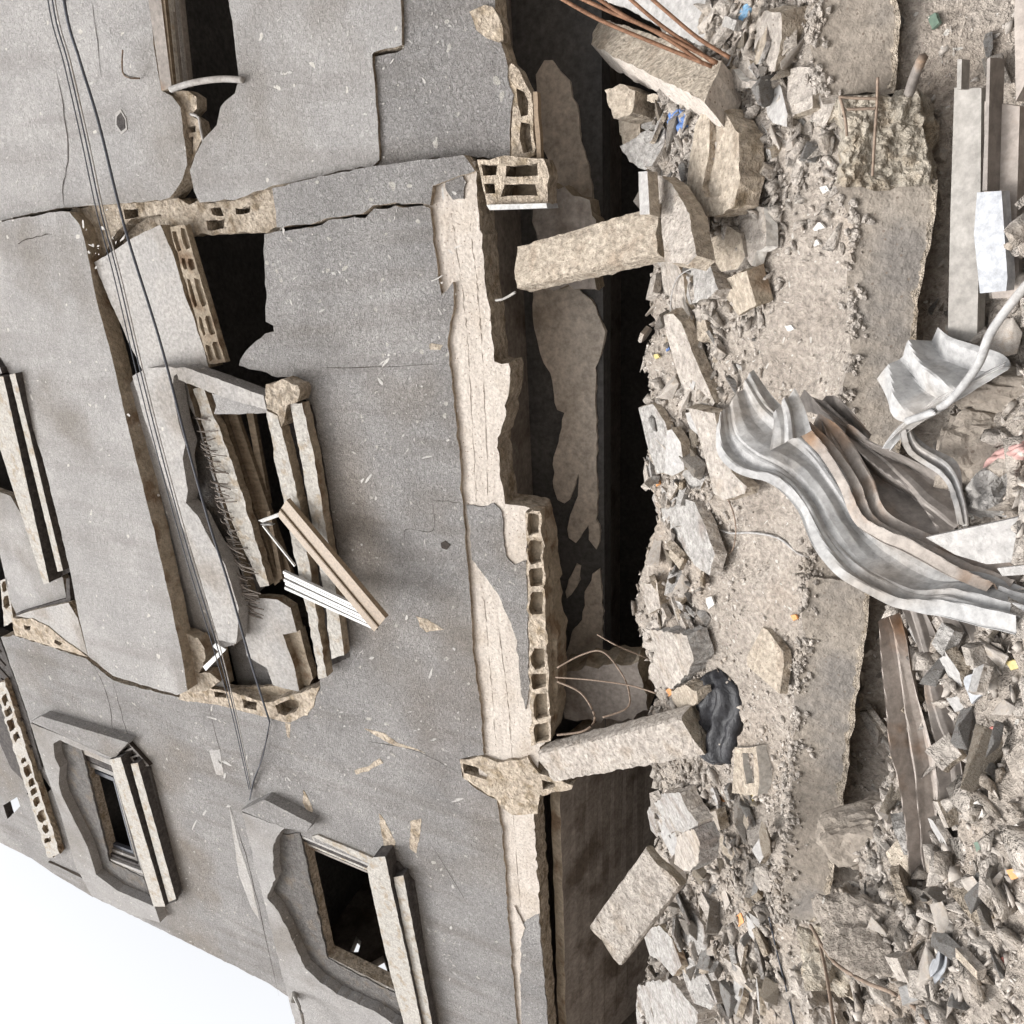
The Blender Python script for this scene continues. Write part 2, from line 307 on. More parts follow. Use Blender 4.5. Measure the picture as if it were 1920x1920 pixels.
wall('torn_panel', [(455,1118),(520,1125),(545,1140),(556,1185),(530,1190),(552,1250),(562,1298),(512,1285),(500,1252),(478,1240),(462,1228),(455,1180)], D+.05, .1, ['plaster_pale', 'brown'], BLD, amp=.005)
wall('torn_panel', [(532,1188),(562,1180),(586,1272),(570,1300),(560,1298),(548,1240)], D+.12, .08, ['brown', 'brown'], BLD, amp=.005)
# broken block seams
wall('block_seam', [(135,392),(180,385),(300,376),(335,372),(355,385),(372,380),(440,376),(510,352),(522,420),(500,436),(430,438),(362,442),(345,425),(318,428),(300,400),(245,410),(215,440),(195,478),(170,485),(155,440)], D+.13, .12, ['edge', 'edge'], BLD, amp=.012,
     holes=[[(232,393),(256,390),(258,406),(236,410)],[(395,390),(412,386),(416,402),(398,402)],[(388,414),(420,408),(418,428),(390,430)],[(440,392),(470,388),(468,398),(442,402)]])
wall('seam_back', [(130,390),(350,372),(510,350),(525,430),(350,445),(170,490)], D+.26, .05, ['edge', 'edge'], BLD)
wall('block_seam', [(338,1296),(365,1290),(400,1292),(440,1300),(500,1318),(560,1300),(600,1288),(588,1325),(575,1340),(545,1356),(525,1352),(495,1345),(410,1322),(335,1312)], D-.006, .13, ['edgelight', 'edge'], BLD, amp=.010,
     holes=[[(455,1312),(480,1316),(482,1332),(458,1328)],[(515,1322),(545,1312),(562,1316),(556,1332),(535,1342),(520,1336)],[(400,1296),(425,1302),(424,1310),(402,1306)]])
wall('seam_back', [(345,1290),(600,1285),(590,1325),(545,1350),(410,1318)], D+.12, .04, ['brown', 'edge'], BLD, amp=.01)
wall('block_seam', [(335,1185),(350,1190),(372,1195),(382,1215),(386,1240),(372,1262),(395,1262),(412,1278),(395,1290),(365,1298),(352,1296),(346,1240)], D-.10, .12, ['edge', 'brown'], BLD, amp=.014)
wall('block_seam', [(322,172),(352,170),(368,180),(370,205),(358,215),(372,225),(378,258),(368,285),(356,312),(352,305),(346,250),(340,205)], D+.12, .1, ['edgelight', 'edge'], BLD, amp=.008, holes=[[(352,238),(366,236),(366,246),(354,248)],[(352,256),(362,256),(362,290),(355,290)]])
# concrete ring beam with plaster stripped off
beamo = [(795,345),(860,312),(890,302),(897,390),(906,500),(922,600),(928,678),(952,681),(958,715),(945,760),(947,790),(934,820),(938,890),(947,944),(1010,955),(1014,1040),(1024,1130),(1032,1230),(1036,1300),(1032,1385),(1012,1400),(1006,1450),(1000,1500),(1008,1640),(1018,1800),(1026,1920),(1034,2040),
 (970,2040),(955,1920),(940,1750),(925,1560),(900,1480),(895,1418),(885,1330),(875,1250),(866,1130),(860,1040),(850,940),(845,860),(840,790),(830,700),(822,650),(835,575),(815,552),(805,500),(795,440)]
bm = bmesh.new(); prism(bm, [[PY(*p, D+.03) for p in beamo]], NW, .24, .011, .04)
BM = link('ring_beam', bm, ['beam', 'edge'], BLD)
def patch(outline, y, m, name='plaster_patch', th=.014, amp=.008, parent=BLD, step=.03):
    bm = bmesh.new(); prism(bm, [[PY(*p, y) for p in outline]], NW, th, amp, step); return link(name, bm, [m, m], parent)
patch([(872,946),(900,950),(925,945),(942,960),(943,1000),(950,1045),(965,1060),(985,1052),(988,1100),(990,1200),(992,1300),(984,1330),(976,1290),(968,1200),(950,1150),(935,1115),(905,1075),(885,1050),(880,990)], D+.018, 'plaster')
patch([(838,325),(862,318),(872,345),(868,372),(850,372),(835,350)], D+.018, 'plaster')
patch([(978,1732),(1010,1715),(1020,1830),(1028,1920),(1032,2000),(980,2000),(975,1830)], D+.018, 'plaster')
patch([(965,1700),(985,1740),(978,1760),(968,1740)], D+.012, 'beam')
# form-board ridges cast in the beam
for q in ([(846,400),(868,560),(880,700),(892,940)],[(905,1110),(918,1250),(930,1400)],[(880,420),(896,560),(905,700),(915,940)],[(935,1180),(950,1300),(960,1420)],[(962,1530),(975,1700)]):
    bm = bmesh.new(); tube(bm, [p_+Vector((0, random.uniform(-.001, .006), random.uniform(-.006, .006))) for p_ in smooth_pts([PY(a, b, D+.028) for a, b in q], 16)], .0042, 5); link('board_ridge', bm, 'beam', BM)
# hollow blocks showing in the slab edge
cells('hollow_block_course', [(986,960),(1014,958),(1034,1390),(996,1398)], 1, 9, D-.050, .072, ['edgelight', 'brown'], BLD, amp=.012, m=.12)
wall('slab_soffit_edge', [(1012,958),(1024,1000),(1034,1100),(1042,1200),(1046,1300),(1038,1385),(1028,1385),(1030,1230),(1018,1050)], D+.05, .22, ['brown', 'brown'], BLD, amp=.02)
wall('hollow_block_end', [(893,300),(960,296),(1018,300),(1030,330),(1028,384),(915,386)], D+.005, .16, ['edgelight', 'edge'], BLD, amp=.009, hamp=.005,
     holes=[[(950,312),(1006,308),(1008,330),(948,332)],[(946,346),(1004,345),(1008,366),(940,368)],[(902,308),(932,308),(930,328),(906,330)],[(908,345),(928,343),(930,362),(912,364)]])
wall('seam_back', [(893,300),(1018,300),(1028,384),(915,386)], D+.16, .05, ['brown', 'brown'], BLD)
wall('loose_board', [(912,384),(1024,381),(1026,390),(918,394)], D-.03, .2, ['alu', 'bluegrey'], BLD, amp=0)
wall('hollow_block_course', [(945,140),(958,120),(972,132),(985,160),(1000,180),(1003,296),(960,298),(957,230),(962,185)], D+.09, .1, ['edgelight', 'edge'], BLD, amp=.012, hamp=.006,
     holes=[[(968,165),(982,172),(992,190),(990,215),(976,216),(970,195)],[(976,228),(994,228),(998,285),(982,286),(975,260)]])
wall('seam_back', [(945,140),(985,160),(1000,180),(1003,296),(960,298)], D+.17, .03, ['edge', 'edge'], BLD)
wall('window_trim', [(1000,172),(1008,172),(1014,296),(1006,298)], D+.06, .05, ['alubrown', 'alubrown'], BLD, amp=.003)
wall('block_seam', [(880,20),(905,10),(925,15),(938,40),(945,75),(936,80),(915,68),(895,55)], D+.072, .1, ['edgelight', 'edge'], BLD, amp=.012)
wall('block_seam', [(862,1425),(900,1420),(935,1430),(990,1420),(1010,1450),(1075,1472),(1072,1482),(1010,1492),(1004,1525),(965,1530),(938,1512),(925,1495),(870,1458)], D-.004, .13, ['edgelight', 'edge'], BLD, amp=.014, hamp=.006,
     holes=[[(868,1432),(892,1438),(915,1452),(912,1462),(890,1455),(870,1448)],[(1015,1462),(1040,1468),(1042,1476),(1018,1480)]])
# roof level at the far left: soffit ribs, block ledges, sky gaps
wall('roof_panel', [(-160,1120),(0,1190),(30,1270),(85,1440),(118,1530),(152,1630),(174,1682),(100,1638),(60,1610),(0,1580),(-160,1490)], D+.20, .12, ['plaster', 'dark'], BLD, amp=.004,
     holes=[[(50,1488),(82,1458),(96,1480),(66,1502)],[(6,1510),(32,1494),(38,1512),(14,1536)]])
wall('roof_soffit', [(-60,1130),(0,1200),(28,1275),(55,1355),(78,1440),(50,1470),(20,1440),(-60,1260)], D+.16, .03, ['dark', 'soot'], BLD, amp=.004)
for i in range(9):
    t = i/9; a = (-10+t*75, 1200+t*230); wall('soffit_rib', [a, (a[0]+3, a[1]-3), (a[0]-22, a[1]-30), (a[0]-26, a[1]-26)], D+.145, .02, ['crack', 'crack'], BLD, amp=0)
cells('block_ledge', [(-10,1290),(8,1275),(112,1600),(90,1610)], 1, 15, D+.09, .06, ['rail', 'brown'], BLD, amp=.022, m=.2)
cells('block_ledge', [(0,1090),(12,1085),(26,1165),(8,1175)], 1, 3, D+.05, .08, ['rail', 'brown'], BLD, amp=.008)
wall('broken_corner', [(22,1160),(60,1160),(90,1175),(120,1200),(166,1232),(130,1222),(80,1208),(28,1190)], D-.08, .12, ['edgelight', 'edge'], BLD, amp=.010, holes=[[(45,1172),(58,1174),(56,1182),(46,1180)],[(104,1200),(116,1206),(112,1212),(102,1206)]])
wall('side_panel', [(30,1155),(60,1145),(128,1130),(146,1160),(164,1228),(120,1200),(90,1175),(60,1160)], D-.07, .08, ['plaster_pale', 'edge'], BLD, amp=.003)
wall('side_panel', [(-120,1020),(0,1040),(20,1130),(30,1150),(125,1125),(118,1085),(60,1000),(20,930),(-120,880)], D+.05, .08, ['plaster_far', 'edge'], BLD, amp=.003)
wall('joint_line', [(124,1085),(130,1084),(132,1128),(30,1158),(30,1150),(124,1122)], D-.02, .1, ['dark', 'dark'], BLD, amp=.002)
# rooms behind the facade
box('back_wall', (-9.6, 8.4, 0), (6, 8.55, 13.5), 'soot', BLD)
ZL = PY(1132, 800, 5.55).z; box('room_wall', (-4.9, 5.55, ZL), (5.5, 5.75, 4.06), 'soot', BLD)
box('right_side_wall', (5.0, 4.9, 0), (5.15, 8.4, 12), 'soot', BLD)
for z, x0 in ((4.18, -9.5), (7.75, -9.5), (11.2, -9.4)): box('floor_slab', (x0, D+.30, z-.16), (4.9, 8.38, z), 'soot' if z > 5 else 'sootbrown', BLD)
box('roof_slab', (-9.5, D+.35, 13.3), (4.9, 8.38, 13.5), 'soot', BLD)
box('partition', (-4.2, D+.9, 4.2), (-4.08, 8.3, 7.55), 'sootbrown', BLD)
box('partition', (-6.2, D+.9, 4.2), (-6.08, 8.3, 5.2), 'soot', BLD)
# left end wall with shell holes
def PX(px, py, x): d = ray(px, py); return EYE + d*(x/d.x)
bm = bmesh.new(); XW = -9.62
hol = [[PX(*p, XW) for p in q] for q in ([(655,1785),(668,1755),(678,1765),(672,1785)],[(695,1805),(718,1792),(728,1818),(715,1828)])]
prism(bm, [[Vector((XW, 4.77, 0)), Vector((XW, 8.4, 0)), Vector((XW, 8.4, 13.2)), Vector((XW, 4.77, 13.0))], *hol], Vector((1, 0, 0)), .15, .01, .3, hamp=.004)
link('end_wall', bm, ['sootbrown', 'plaster'], BLD)
# smoke-stained plaster left on the inner wall of the ground floor room
P1 = [(1000,540),(1000,620),(1014,665),(1030,700),(1038,740),(1046,770),(1058,772),(1045,830),(1036,870),(1037,915),(1046,938),(1058,946),(1072,925),(1084,890),(1082,930),(1066,975),(1062,990),(1068,1008),(1077,1018),(1090,1000),(1100,985),(1104,1010),(1118,1030),(1123,1000),(1118,960),(1121,930),(1118,860),(1118,760),(1116,690),(1128,660),(1136,620),(1110,560),(1080,535),(1040,530)]
for q in (P1, [(1060,1110),(1070,1078),(1082,1062),(1088,1064),(1085,1090),(1072,1115),(1062,1122)], [(1050,1300),(1062,1230),(1075,1180),(1092,1160),(1098,1110),(1112,1076),(1124,1068),(1128,1085),(1130,1160),(1128,1260),(1110,1330)],
          [(1004,190),(1006,140),(1020,112),(1034,112),(1048,132),(1066,152),(1072,180),(1086,215),(1085,245),(1096,280),(1105,330),(1110,370),(1050,370),(1040,320),(1018,280),(1008,230)]):
    bm = bmesh.new(); prism(bm, [[PY(*p, 5.52) for p in q]], NW, .05, .012, .06, mi=(0, 0)); link('plaster_remnant', bm, ['stain'], BLD)
# sagging smoke-stained slab on the left
bm = bmesh.new(); a = [Vector((-9.3, D+.28, 3.62)), Vector((-4.55, D+.28, 3.58)), Vector((-4.5, 6.3, 3.1)), Vector((-9.3, 6.5, 2.8))]
nn = (a[1]-a[0]).cross(a[2]-a[0]).normalized(); nn = -nn if nn.z > 0 else nn
prism(bm, [a], nn, .12, .01, .2); link('sagging_slab', bm, ['sootbrown', 'brown'], BLD)
# curtain of burnt hanging plaster lumps inside at right
wall('inner_pier', [(1000,392),(1040,350),(1090,360),(1120,400),(1115,540),(1000,545)], D+.55, .2, ['sootbrown', 'brown'], BLD, amp=.03)
wall('inner_pier', [(1050,1260),(1120,1250),(1200,1240),(1215,1330),(1190,1350),(1060,1345),(1042,1310)], D+.35, .3, ['sootbrown', 'brown'], BLD, amp=.03)
# ---------------------------------------------------- windows (surround, sill rails, frame)
def bar(q, y, th, m, name, parent, amp=.003, mside=None):
    bm = bmesh.new(); prism(bm, [[PY(*p, y) for p in q]], NW, th, amp, .04); return link(name, bm, [m, mside or m], parent)
def ring(q, w, y, th, m, parent, name='frame'):
    c = (sum(p[0] for p in q)/4, sum(p[1] for p in q)/4); inn = [(p[0]+(c[0]-p[0])*w, p[1]+(c[1]-p[1])*w) for p in q]
    bm = bmesh.new(); prism(bm, [[PY(*p, y) for p in q], [PY(*p, y) for p in inn]], NW, th, 0, .1); return link(name, bm, [m, m], parent)
def wpart(name, q, y, th, m, ms=None, amp=.004):
    bm = bmesh.new(); prism(bm, [[PY(*p, y) for p in q]], NW, th, amp, .04); return link(name, bm, [m, ms or m], BLD)
# arched window, lower left
w2 = wpart('window_surround', [(453,1523),(500,1540),(532,1552),(522,1566),(512,1585),(512,1630),(516,1648),(500,1684),(522,1708),(540,1745),(558,1785),(572,1815),(600,1842),(640,1868),(700,1895),(745,1925),(790,1960),(600,1985),(560,1940),(540,1872),(520,1790),(490,1670)], D-.13, .14, 'plaster_far', 'plaster_far', .011)
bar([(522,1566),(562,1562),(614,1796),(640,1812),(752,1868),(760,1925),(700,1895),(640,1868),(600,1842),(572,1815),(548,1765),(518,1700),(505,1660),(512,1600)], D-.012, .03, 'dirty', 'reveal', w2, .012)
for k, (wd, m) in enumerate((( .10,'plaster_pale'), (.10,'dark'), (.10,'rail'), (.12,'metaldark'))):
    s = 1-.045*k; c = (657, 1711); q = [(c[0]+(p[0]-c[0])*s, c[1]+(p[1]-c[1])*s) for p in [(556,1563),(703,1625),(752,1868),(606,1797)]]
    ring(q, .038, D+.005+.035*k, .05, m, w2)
bar([(584,1568),(596,1566),(708,1612),(702,1624)], D-.02, .05, 'rail', 'jamb', w2, .005)
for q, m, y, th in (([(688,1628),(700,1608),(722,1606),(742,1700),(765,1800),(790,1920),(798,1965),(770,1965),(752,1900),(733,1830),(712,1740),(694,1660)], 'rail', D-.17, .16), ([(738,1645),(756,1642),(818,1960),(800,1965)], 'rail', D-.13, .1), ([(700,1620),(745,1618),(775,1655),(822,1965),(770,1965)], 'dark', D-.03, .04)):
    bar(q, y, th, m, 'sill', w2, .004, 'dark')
bar([(452,1520),(495,1499),(585,1545),(575,1560),(530,1552)], D-.128, .13, 'plaster', 'side_pier', w2, .004)
# arched window, upper left
w3 = wpart('window_surround', [(57,1356),(130,1385),(208,1420),(150,1405),(112,1388),(100,1395),(102,1420),(112,1440),(110,1470),(116,1492),(135,1530),(165,1590),(180,1640),(220,1670),(290,1700),(300,1730),(240,1712),(172,1680),(140,1620),(115,1530),(83,1440)], D-.13, .14, 'plaster_far', 'plaster_far')
bar([(112,1392),(152,1402),(205,1615),(268,1645),(290,1700),(220,1670),(180,1640),(160,1590),(120,1490),(105,1420)], D-.012, .03, 'dirty', 'reveal', w3, .01)
for k, m in enumerate(('plaster_pale', 'dark', 'plaster_far', 'cable')):
    s = 1-.11*k; c = (210, 1520); q = [(c[0]+(p[0]-c[0])*s, c[1]+(p[1]-c[1])*s) for p in [(146,1400),(214,1428),(272,1645),(200,1618)]]
    ring(q, .10, D+.005+.035*k, .05, m, w3)
bar([(57,1353),(78,1343),(240,1392),(214,1422)], D-.128, .13, 'plaster', 'side_pier', w3, .003)
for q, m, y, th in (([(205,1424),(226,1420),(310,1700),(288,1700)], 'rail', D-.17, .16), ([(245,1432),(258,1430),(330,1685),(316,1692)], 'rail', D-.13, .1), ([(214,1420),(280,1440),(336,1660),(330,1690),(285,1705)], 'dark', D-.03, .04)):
    bar(q, y, th, m, 'sill', w3, .003, 'dark')
cells('block_course', [(222,1402),(240,1392),(280,1436),(262,1440)], 1, 4, D-.05, .06, ['plaster', 'crack'], BLD, amp=.004)
# upper middle window: only its sill is in view
w4 = wpart('window_surround', [(-120,640),(0,690),(4,700),(-40,720),(-120,700)], D-.13, .12, 'plaster_far', 'dark')
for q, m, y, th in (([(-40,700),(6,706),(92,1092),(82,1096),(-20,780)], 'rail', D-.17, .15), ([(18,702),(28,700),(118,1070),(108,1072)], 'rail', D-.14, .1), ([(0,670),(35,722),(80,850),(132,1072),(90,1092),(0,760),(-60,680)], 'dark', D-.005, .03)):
    bar(q, y, th, m, 'sill', w4, .003, 'dark')
# top right opening with arch bar
w0 = wpart('window_surround', [(262,-200),(278,0),(303,170),(322,165),(302,0),(286,-200)], D+.04, .1, 'metaldark', 'brown', 0)
for i, (a, m) in enumerate(((302,'wood'), (309,'rail'), (315,'metaldark'), (322,'plaster_far'), (330,'metaldark'))):
    bar([(a-14,-200),(a,0),(a+18,165),(a+24,162),(a+7,0),(a-8,-200)], D+.05+.03*i, .05, m, 'frame', w0, 0)
bm = bmesh.new(); tube(bm, smooth_pts([PY(a, b, D+.03) for a, b in ((320,168),(350,158),(385,151),(420,148),(456,150))], 6), .022, 8); link('arch_bar', bm, 'plaster_pale', w0, smooth=True)
# the smashed middle window
w1 = wpart('window_surround', [(275,690),(320,688),(345,692),(326,705),(323,730),(333,783),(347,833),(342,860),(352,920),(348,943),(370,967),(397,1017),(423,1060),(440,1117),(447,1140),(447,1167),(443,1207),(407,1200),(390,1133),(360,1033),(333,967),(300,867),(270,783),(248,705)], D-.12, .14, 'plaster_pale', 'plaster_far')
bar([(330,690),(345,688),(495,742),(500,768),(455,757),(400,738),(335,712)], D-.14, .15, 'plaster_pale', 'jamb', w1, .005, 'plaster')
bar([(398,738),(500,762),(502,775),(402,776),(405,760)], D-.05, .12, 'plaster_far', 'jamb', w1, .005, 'brown')
bar([(362,728),(380,726),(440,880),(505,1098),(488,1102),(470,1060),(440,990),(408,900),(392,840)], D+.02, .08, 'rail', 'lintel', w1, .01, 'brown')
for q, m, y in (([(405,780),(418,776),(525,1090),(515,1098)], 'wood', D+.14), ([(425,774),(442,772),(548,1080),(530,1088)], 'wood', D+.18), ([(462,774),(474,773),(505,945),(495,950)], 'wood', D+.22), ([(500,960),(506,958),(530,1085),(522,1088)], 'wood', D+.12)):
    bar(q, y, .04, m, 'board', w1, .002)
bar([(498,722),(530,716),(562,722),(558,752),(540,758),(535,790),(528,800),(518,775),(500,768)], D-.16, .14, 'edge', 'broken_block', w1, .014)
bar([(500,770),(520,780),(540,850),(560,940),(580,1060),(595,1160),(612,1268),(598,1274),(582,1180),(565,1100),(548,1020),(530,930),(512,850)], D-.15, .10, 'rail', 'sill', w1, .009, 'brown')
bar([(544,757),(566,755),(590,860),(612,1000),(632,1120),(645,1228),(622,1236),(610,1130),(590,1010),(566,870)], D-.13, .09, 'rail', 'sill', w1, .006, 'brown')
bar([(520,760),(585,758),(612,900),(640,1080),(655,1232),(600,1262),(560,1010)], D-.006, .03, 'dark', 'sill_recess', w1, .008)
bar([(398,1212),(404,1206),(424,1218),(386,1258),(380,1250),(410,1222)], D-.16, .01, 'alu', 'strip', w1, 0)
# burnt fibres hanging under the arch
bm = bmesh.new()
for i in range(110):
    t = random.random(); p = PY(345+t*105+random.uniform(10, 22), 760+t*390, D+random.uniform(-.02, .10)); L_ = random.uniform(.10, .24); sd0 = random.uniform(-.10, .04)
    tube(bm, smooth_pts([p, p+Vector((sd0*.4, -.03, -L_*.4)), p+Vector((sd0, random.uniform(-.03, .02), -L_))], 3), random.uniform(.004, .008), 4)
o = link('burnt_fibres', bm, 'sootbrown', w1); o['kind'] = 'stuff'
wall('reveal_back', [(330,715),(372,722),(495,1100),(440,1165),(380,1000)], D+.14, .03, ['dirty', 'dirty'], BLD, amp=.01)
# ---------------------------------------------------- cracks and scars on the render
def crack(pts, w=.006, y=D, m='crack', name='crack'):
    c = smooth_pts([PY(a, b, y-.0015) for a, b in pts], 5); bm = bmesh.new(); L = []; R = []
    for i, p in enumerate(c):
        d = (c[min(i+1, len(c)-1)]-c[max(i-1, 0)]).normalized(); s = d.cross(NW); ww = w*(.5+random.random())*min(1, .25+3*min(i, len(c)-1-i)/len(c))
        p = p + s*random.uniform(-1, 1)*w*.9; L.append(bm.verts.new(p+s*ww/2)); R.append(bm.verts.new(p-s*ww/2))
    for i in range(len(c)-1): bm.faces.new((L[i], L[i+1], R[i+1], R[i]))
    return link(name, bm, m, BLD)
for p, w, y in (([(130,1080),(160,1090),(190,1088),(230,1095),(265,1098)], .012, D-.135), ([(690,1390),(720,1395),(790,1412),(860,1450)], .008, D), ([(430,1510),(460,1600),(490,1720),(523,1868)], .012, D), ([(425,1460),(400,1360),(390,1320)], .008, D),
    ([(172,1240),(200,1300),(212,1370)], .012, D), ([(212,1278),(228,1340),(240,1380)], .01, D), ([(600,690),(700,688),(838,682)], .006, D), ([(808,938),(835,939),(864,943)], .007, D), ([(810,940),(812,995),(760,993),(762,1025)], .005, D), ([(172,0),(180,60),(190,145)], .007, D+.068), ([(102,115),(118,200),(128,290),(118,350),(120,390)], .008, D+.068),
    ([(230,92),(229,135),(262,146)], .006, D+.068), ([(20,465),(60,445),(98,440)], .01, D-.005), ([(240,1390),(262,1420),(310,1480)], .01, D), ([(270,1268),(300,1240)], .006, D-.14), ([(510,1350),(490,1420),(472,1480)], .012, D-.03), ([(800,1570),(880,1700)], .005, D)): crack(p, w, y)
def scar(q, y=D, m='edgelight', amp=.006): patch(q, y-.003, m, 'scar', .004, amp, BLD, .02)
for q in ([(683,1366),(720,1375),(745,1392),(798,1412),(740,1398),(718,1388)],[(665,1444),(690,1436),(712,1422),(718,1430),(690,1445),(668,1452)],[(780,1156),(800,1162),(832,1180),(800,1185),(788,1175)],[(710,1525),(722,1540),(742,1580),(738,1595),(720,1590)],[(770,1540),(790,1535),(788,1560),(780,1600),(768,1590)],
    [(568,1480),(576,1492),(588,1520),(580,1530),(568,1505)],[(535,1355),(545,1358),(543,1385),(538,1380)]): scar(q)
for q in ([(392,1408),(412,1405),(420,1455),(405,1452)],[(430,1512),(438,1540),(450,1590),(470,1650),(488,1728),(470,1700),(448,1640),(436,1560)]): scar(q, D, 'plaster_pale', .004)
scar([(805,645),(830,646),(826,655),(806,656)], D, 'chunktan')
wall('vent_hole', [(826,1018),(835,1014),(845,1022),(838,1031),(828,1028)], D-.004, .006, ['crack', 'crack'], BLD, amp=0)
wall('shell_hole', [(216,212),(226,206),(236,222),(238,242),(228,252),(216,238)], D+.064, .008, ['plaster_pale', 'plaster_pale'], BLD, amp=.004)
wall('shell_hole', [(219,218),(226,212),(234,226),(234,240),(227,246),(218,234)], D+.061, .004, ['dark', 'dark'], BLD, amp=.003)
bm = bmesh.new()
for i in range(2600):                   # little knocks and flakes
    a, b = random.uniform(0, 860), random.uniform(0, 1860)
    if b > 1550+ (a/610)*330 - 40: continue
    if (320 < a < 660 and 680 < b < 1320) or (a < 240 and b > 1150) or (450 < a and a < 800 and b > 1480) or (a < 345 and b > 1300) or (a < 180 and 640 < b < 1250) or (300<a<520 and b<700): continue
    y = D+.056 if b < 345 and a > 380 else D-.003
    if b < 370 and a < 350: y = D+.066
    if a > 700 and b < 300: y = D+.080
    if a < 170+ (b-480)*.24 and b > 400 and b < 1280: y = None
    if fbm((a*.006, b*.006, 2), 1, 3) < random.uniform(-.25, .35): continue
    r = random.choice([.3, .4, .5, .7, 1.2])*1.9; an = random.uniform(0, 6.28); el = random.choice([1, 1, 1.6, 2.5, 5])
    q = []
    for k in range(8):
        t = k*math.pi/4; u, v = math.cos(t)*r*el*random.uniform(.35, 1.4), math.sin(t)*r*random.uniform(.35, 1.5)
        q.append((a+u*math.cos(an)-v*math.sin(an), b+u*math.sin(an)+v*math.cos(an)))
    P3 = [PU(*p, -.003) if y is None else PY(*p, y) for p in q]
    bm.faces.new([bm.verts.new(p) for p in P3])
o = link('plaster_flake', bm, 'flake', BLD); o['kind'] = 'stuff'

# ================================================================== THINGS ON AND IN FRONT OF THE FACADE
def ushape(name, p0, p1, side, out, w, d, t, m, parent, n=1):
    """channel extrusion between p0 and p1"""
    bm = bmesh.new(); side = side.normalized(); out = out.normalized()
    prof = [(-w/2, 0), (w/2, 0), (w/2, d), (w/2-t, d), (w/2-t, t), (-w/2+t, t), (-w/2+t, d), (-w/2, d)]
    A = [bm.verts.new(p0+side*a+out*b) for a, b in prof]; B = [bm.verts.new(p1+side*a+out*b) for a, b in prof]
    for i in range(8): bm.faces.new((A[i], A[(i+1) % 8], B[(i+1) % 8], B[i]))
    for R in (A, B):
        bm.faces.new([R[0], R[1], R[4], R[5]]); bm.faces.new([R[1], R[2], R[3], R[4]]); bm.faces.new([R[5], R[6], R[7], R[0]])
    return link(name, bm, m, parent)
fr = empty('broken_window_frame', PY(715, 1170, 4.2), 'bent tan and white aluminium window frame hanging folded from the smashed middle window', 'window frame')
pa, pb = PY(528, 952, 4.38), PY(712, 1172, 4.2); dirv = (pb-pa).normalized(); sd_ = dirv.cross(Vector((0, -1, 0))).normalized()
ushape('tan_rail', pa, pb, sd_, Vector((0, 1, 0)), .21, .05, .006, 'alubrown', fr)
ushape('rail_lip', pa+Vector((0, -.012, 0))+sd_*.02, pb+Vector((0, -.012, 0))+sd_*.02, sd_, Vector((0, 1, 0)), .014, .012, .002, 'wood', fr)
pc, pd_ = PY(532, 1088, 4.42), PY(705, 1168, 4.22); d2 = (pd_-pc).normalized(); s2 = d2.cross(Vector((0, -1, 0))).normalized()
for i in range(5): ushape('white_rail', pc+s2*(-.084+.042*i)+Vector((0, .012*(i%2), 0)), pd_+s2*(-.084+.042*i)*.8, s2, Vector((0, 1, 0)), .027, .03, .004, 'alu', fr)
pe = PY(488, 978, 4.36); ushape('corner_profile', pe, PY(543, 958, 4.39), Vector((.3, 0, 1)), Vector((0, 1, 0)), .05, .04, .005, 'alu', fr)
ushape('corner_profile', PY(490, 984, 4.37), PY(508, 984, 4.39), Vector((.3, 0, 1)), Vector((0, 1, 0)), .03, .04, .005, 'alu', fr)
ushape('thin_rail', PY(492, 986, 4.38), PY(552, 1062, 4.34), sd_, Vector((0, 1, 0)), .014, .02, .004, 'alu', fr)
cable('power_cable', [(90,-300,4.0),(120,0,3.95),(150,115),(185,230),(235,430),(300,640),(350,830),(392,980),(430,1100),(470,1240),(505,1352,4.58)], 4.1, .011, 'cable', label='thickest dark power cable, running down the left part of the facade', cat='cable')
for off, m, r, lb in ((0, 'cable', .006, 'thin dark wire nearest the thick cable running over the facade'), (-8, 'cable', .005, 'thin dark wire furthest left of the thick cable on the facade'), (5, 'plaster_pale', .006, 'pale thin wire running beside the dark cables over the facade')):
    cable('power_cable', [(70+off,-300,4.1),(98+off,0),(128+off,120),(160+off,260),(190+off,400),(222+off,520),(262+off,690),(305+off,860),(352+off,1030),(408+off,1215),(440+off*.6,1340),(470+off*.4,1480,4.58)], 4.25, r, m, label=lb, cat='cable', group='cables strung across the facade')
cable('loose_wire', [(506,1352,4.57),(492,1420,4.5),(476,1462,4.55),(468,1500,4.57)], 4.5, .007, 'cable', label='short dark wire tail hanging beside the arched window hood', cat='wire')
cable('metal_hook', [(230,94,4.6),(229,115,4.57),(231,138,4.57),(243,146,4.58),(262,147,4.66)], 4.6, .006, 'wire', label='small bent wire hook sticking out of the top right wall', cat='hook')
cable('plastic_pipe', [(358,214,4.72),(372,220,4.7),(376,240,4.7),(382,268,4.72)], 4.6, .012, 'plaster_pale', label='curved pale conduit poking from the broken blocks under the top right window', cat='pipe')
bm = bmesh.new(); p = PY(552, 1866, 4.45); d = Vector((-.25, -.5, -.1)).normalized()
tube(bm, [p+Vector((0, .15, 0)), p, p+Vector((-.05, -.06, -.02))], .05, 12); tube(bm, smooth_pts([PY(552,1868,4.42), PY(565,1900,4.3), PY(574,1960,4.2)], 4), .022, 8, 0)
link('floodlight_bracket', bm, 'cablegrey', label='round grey fitting with a dark arm on the wall corner against the sky', cat='bracket')
o = cable('steel_pin', [(930,563,4.62),(945,560,4.5),(966,548,4.35)], 4.5, .009, 'cablegrey', label='short steel pin poking out of the underside of the concrete beam', cat='pin')

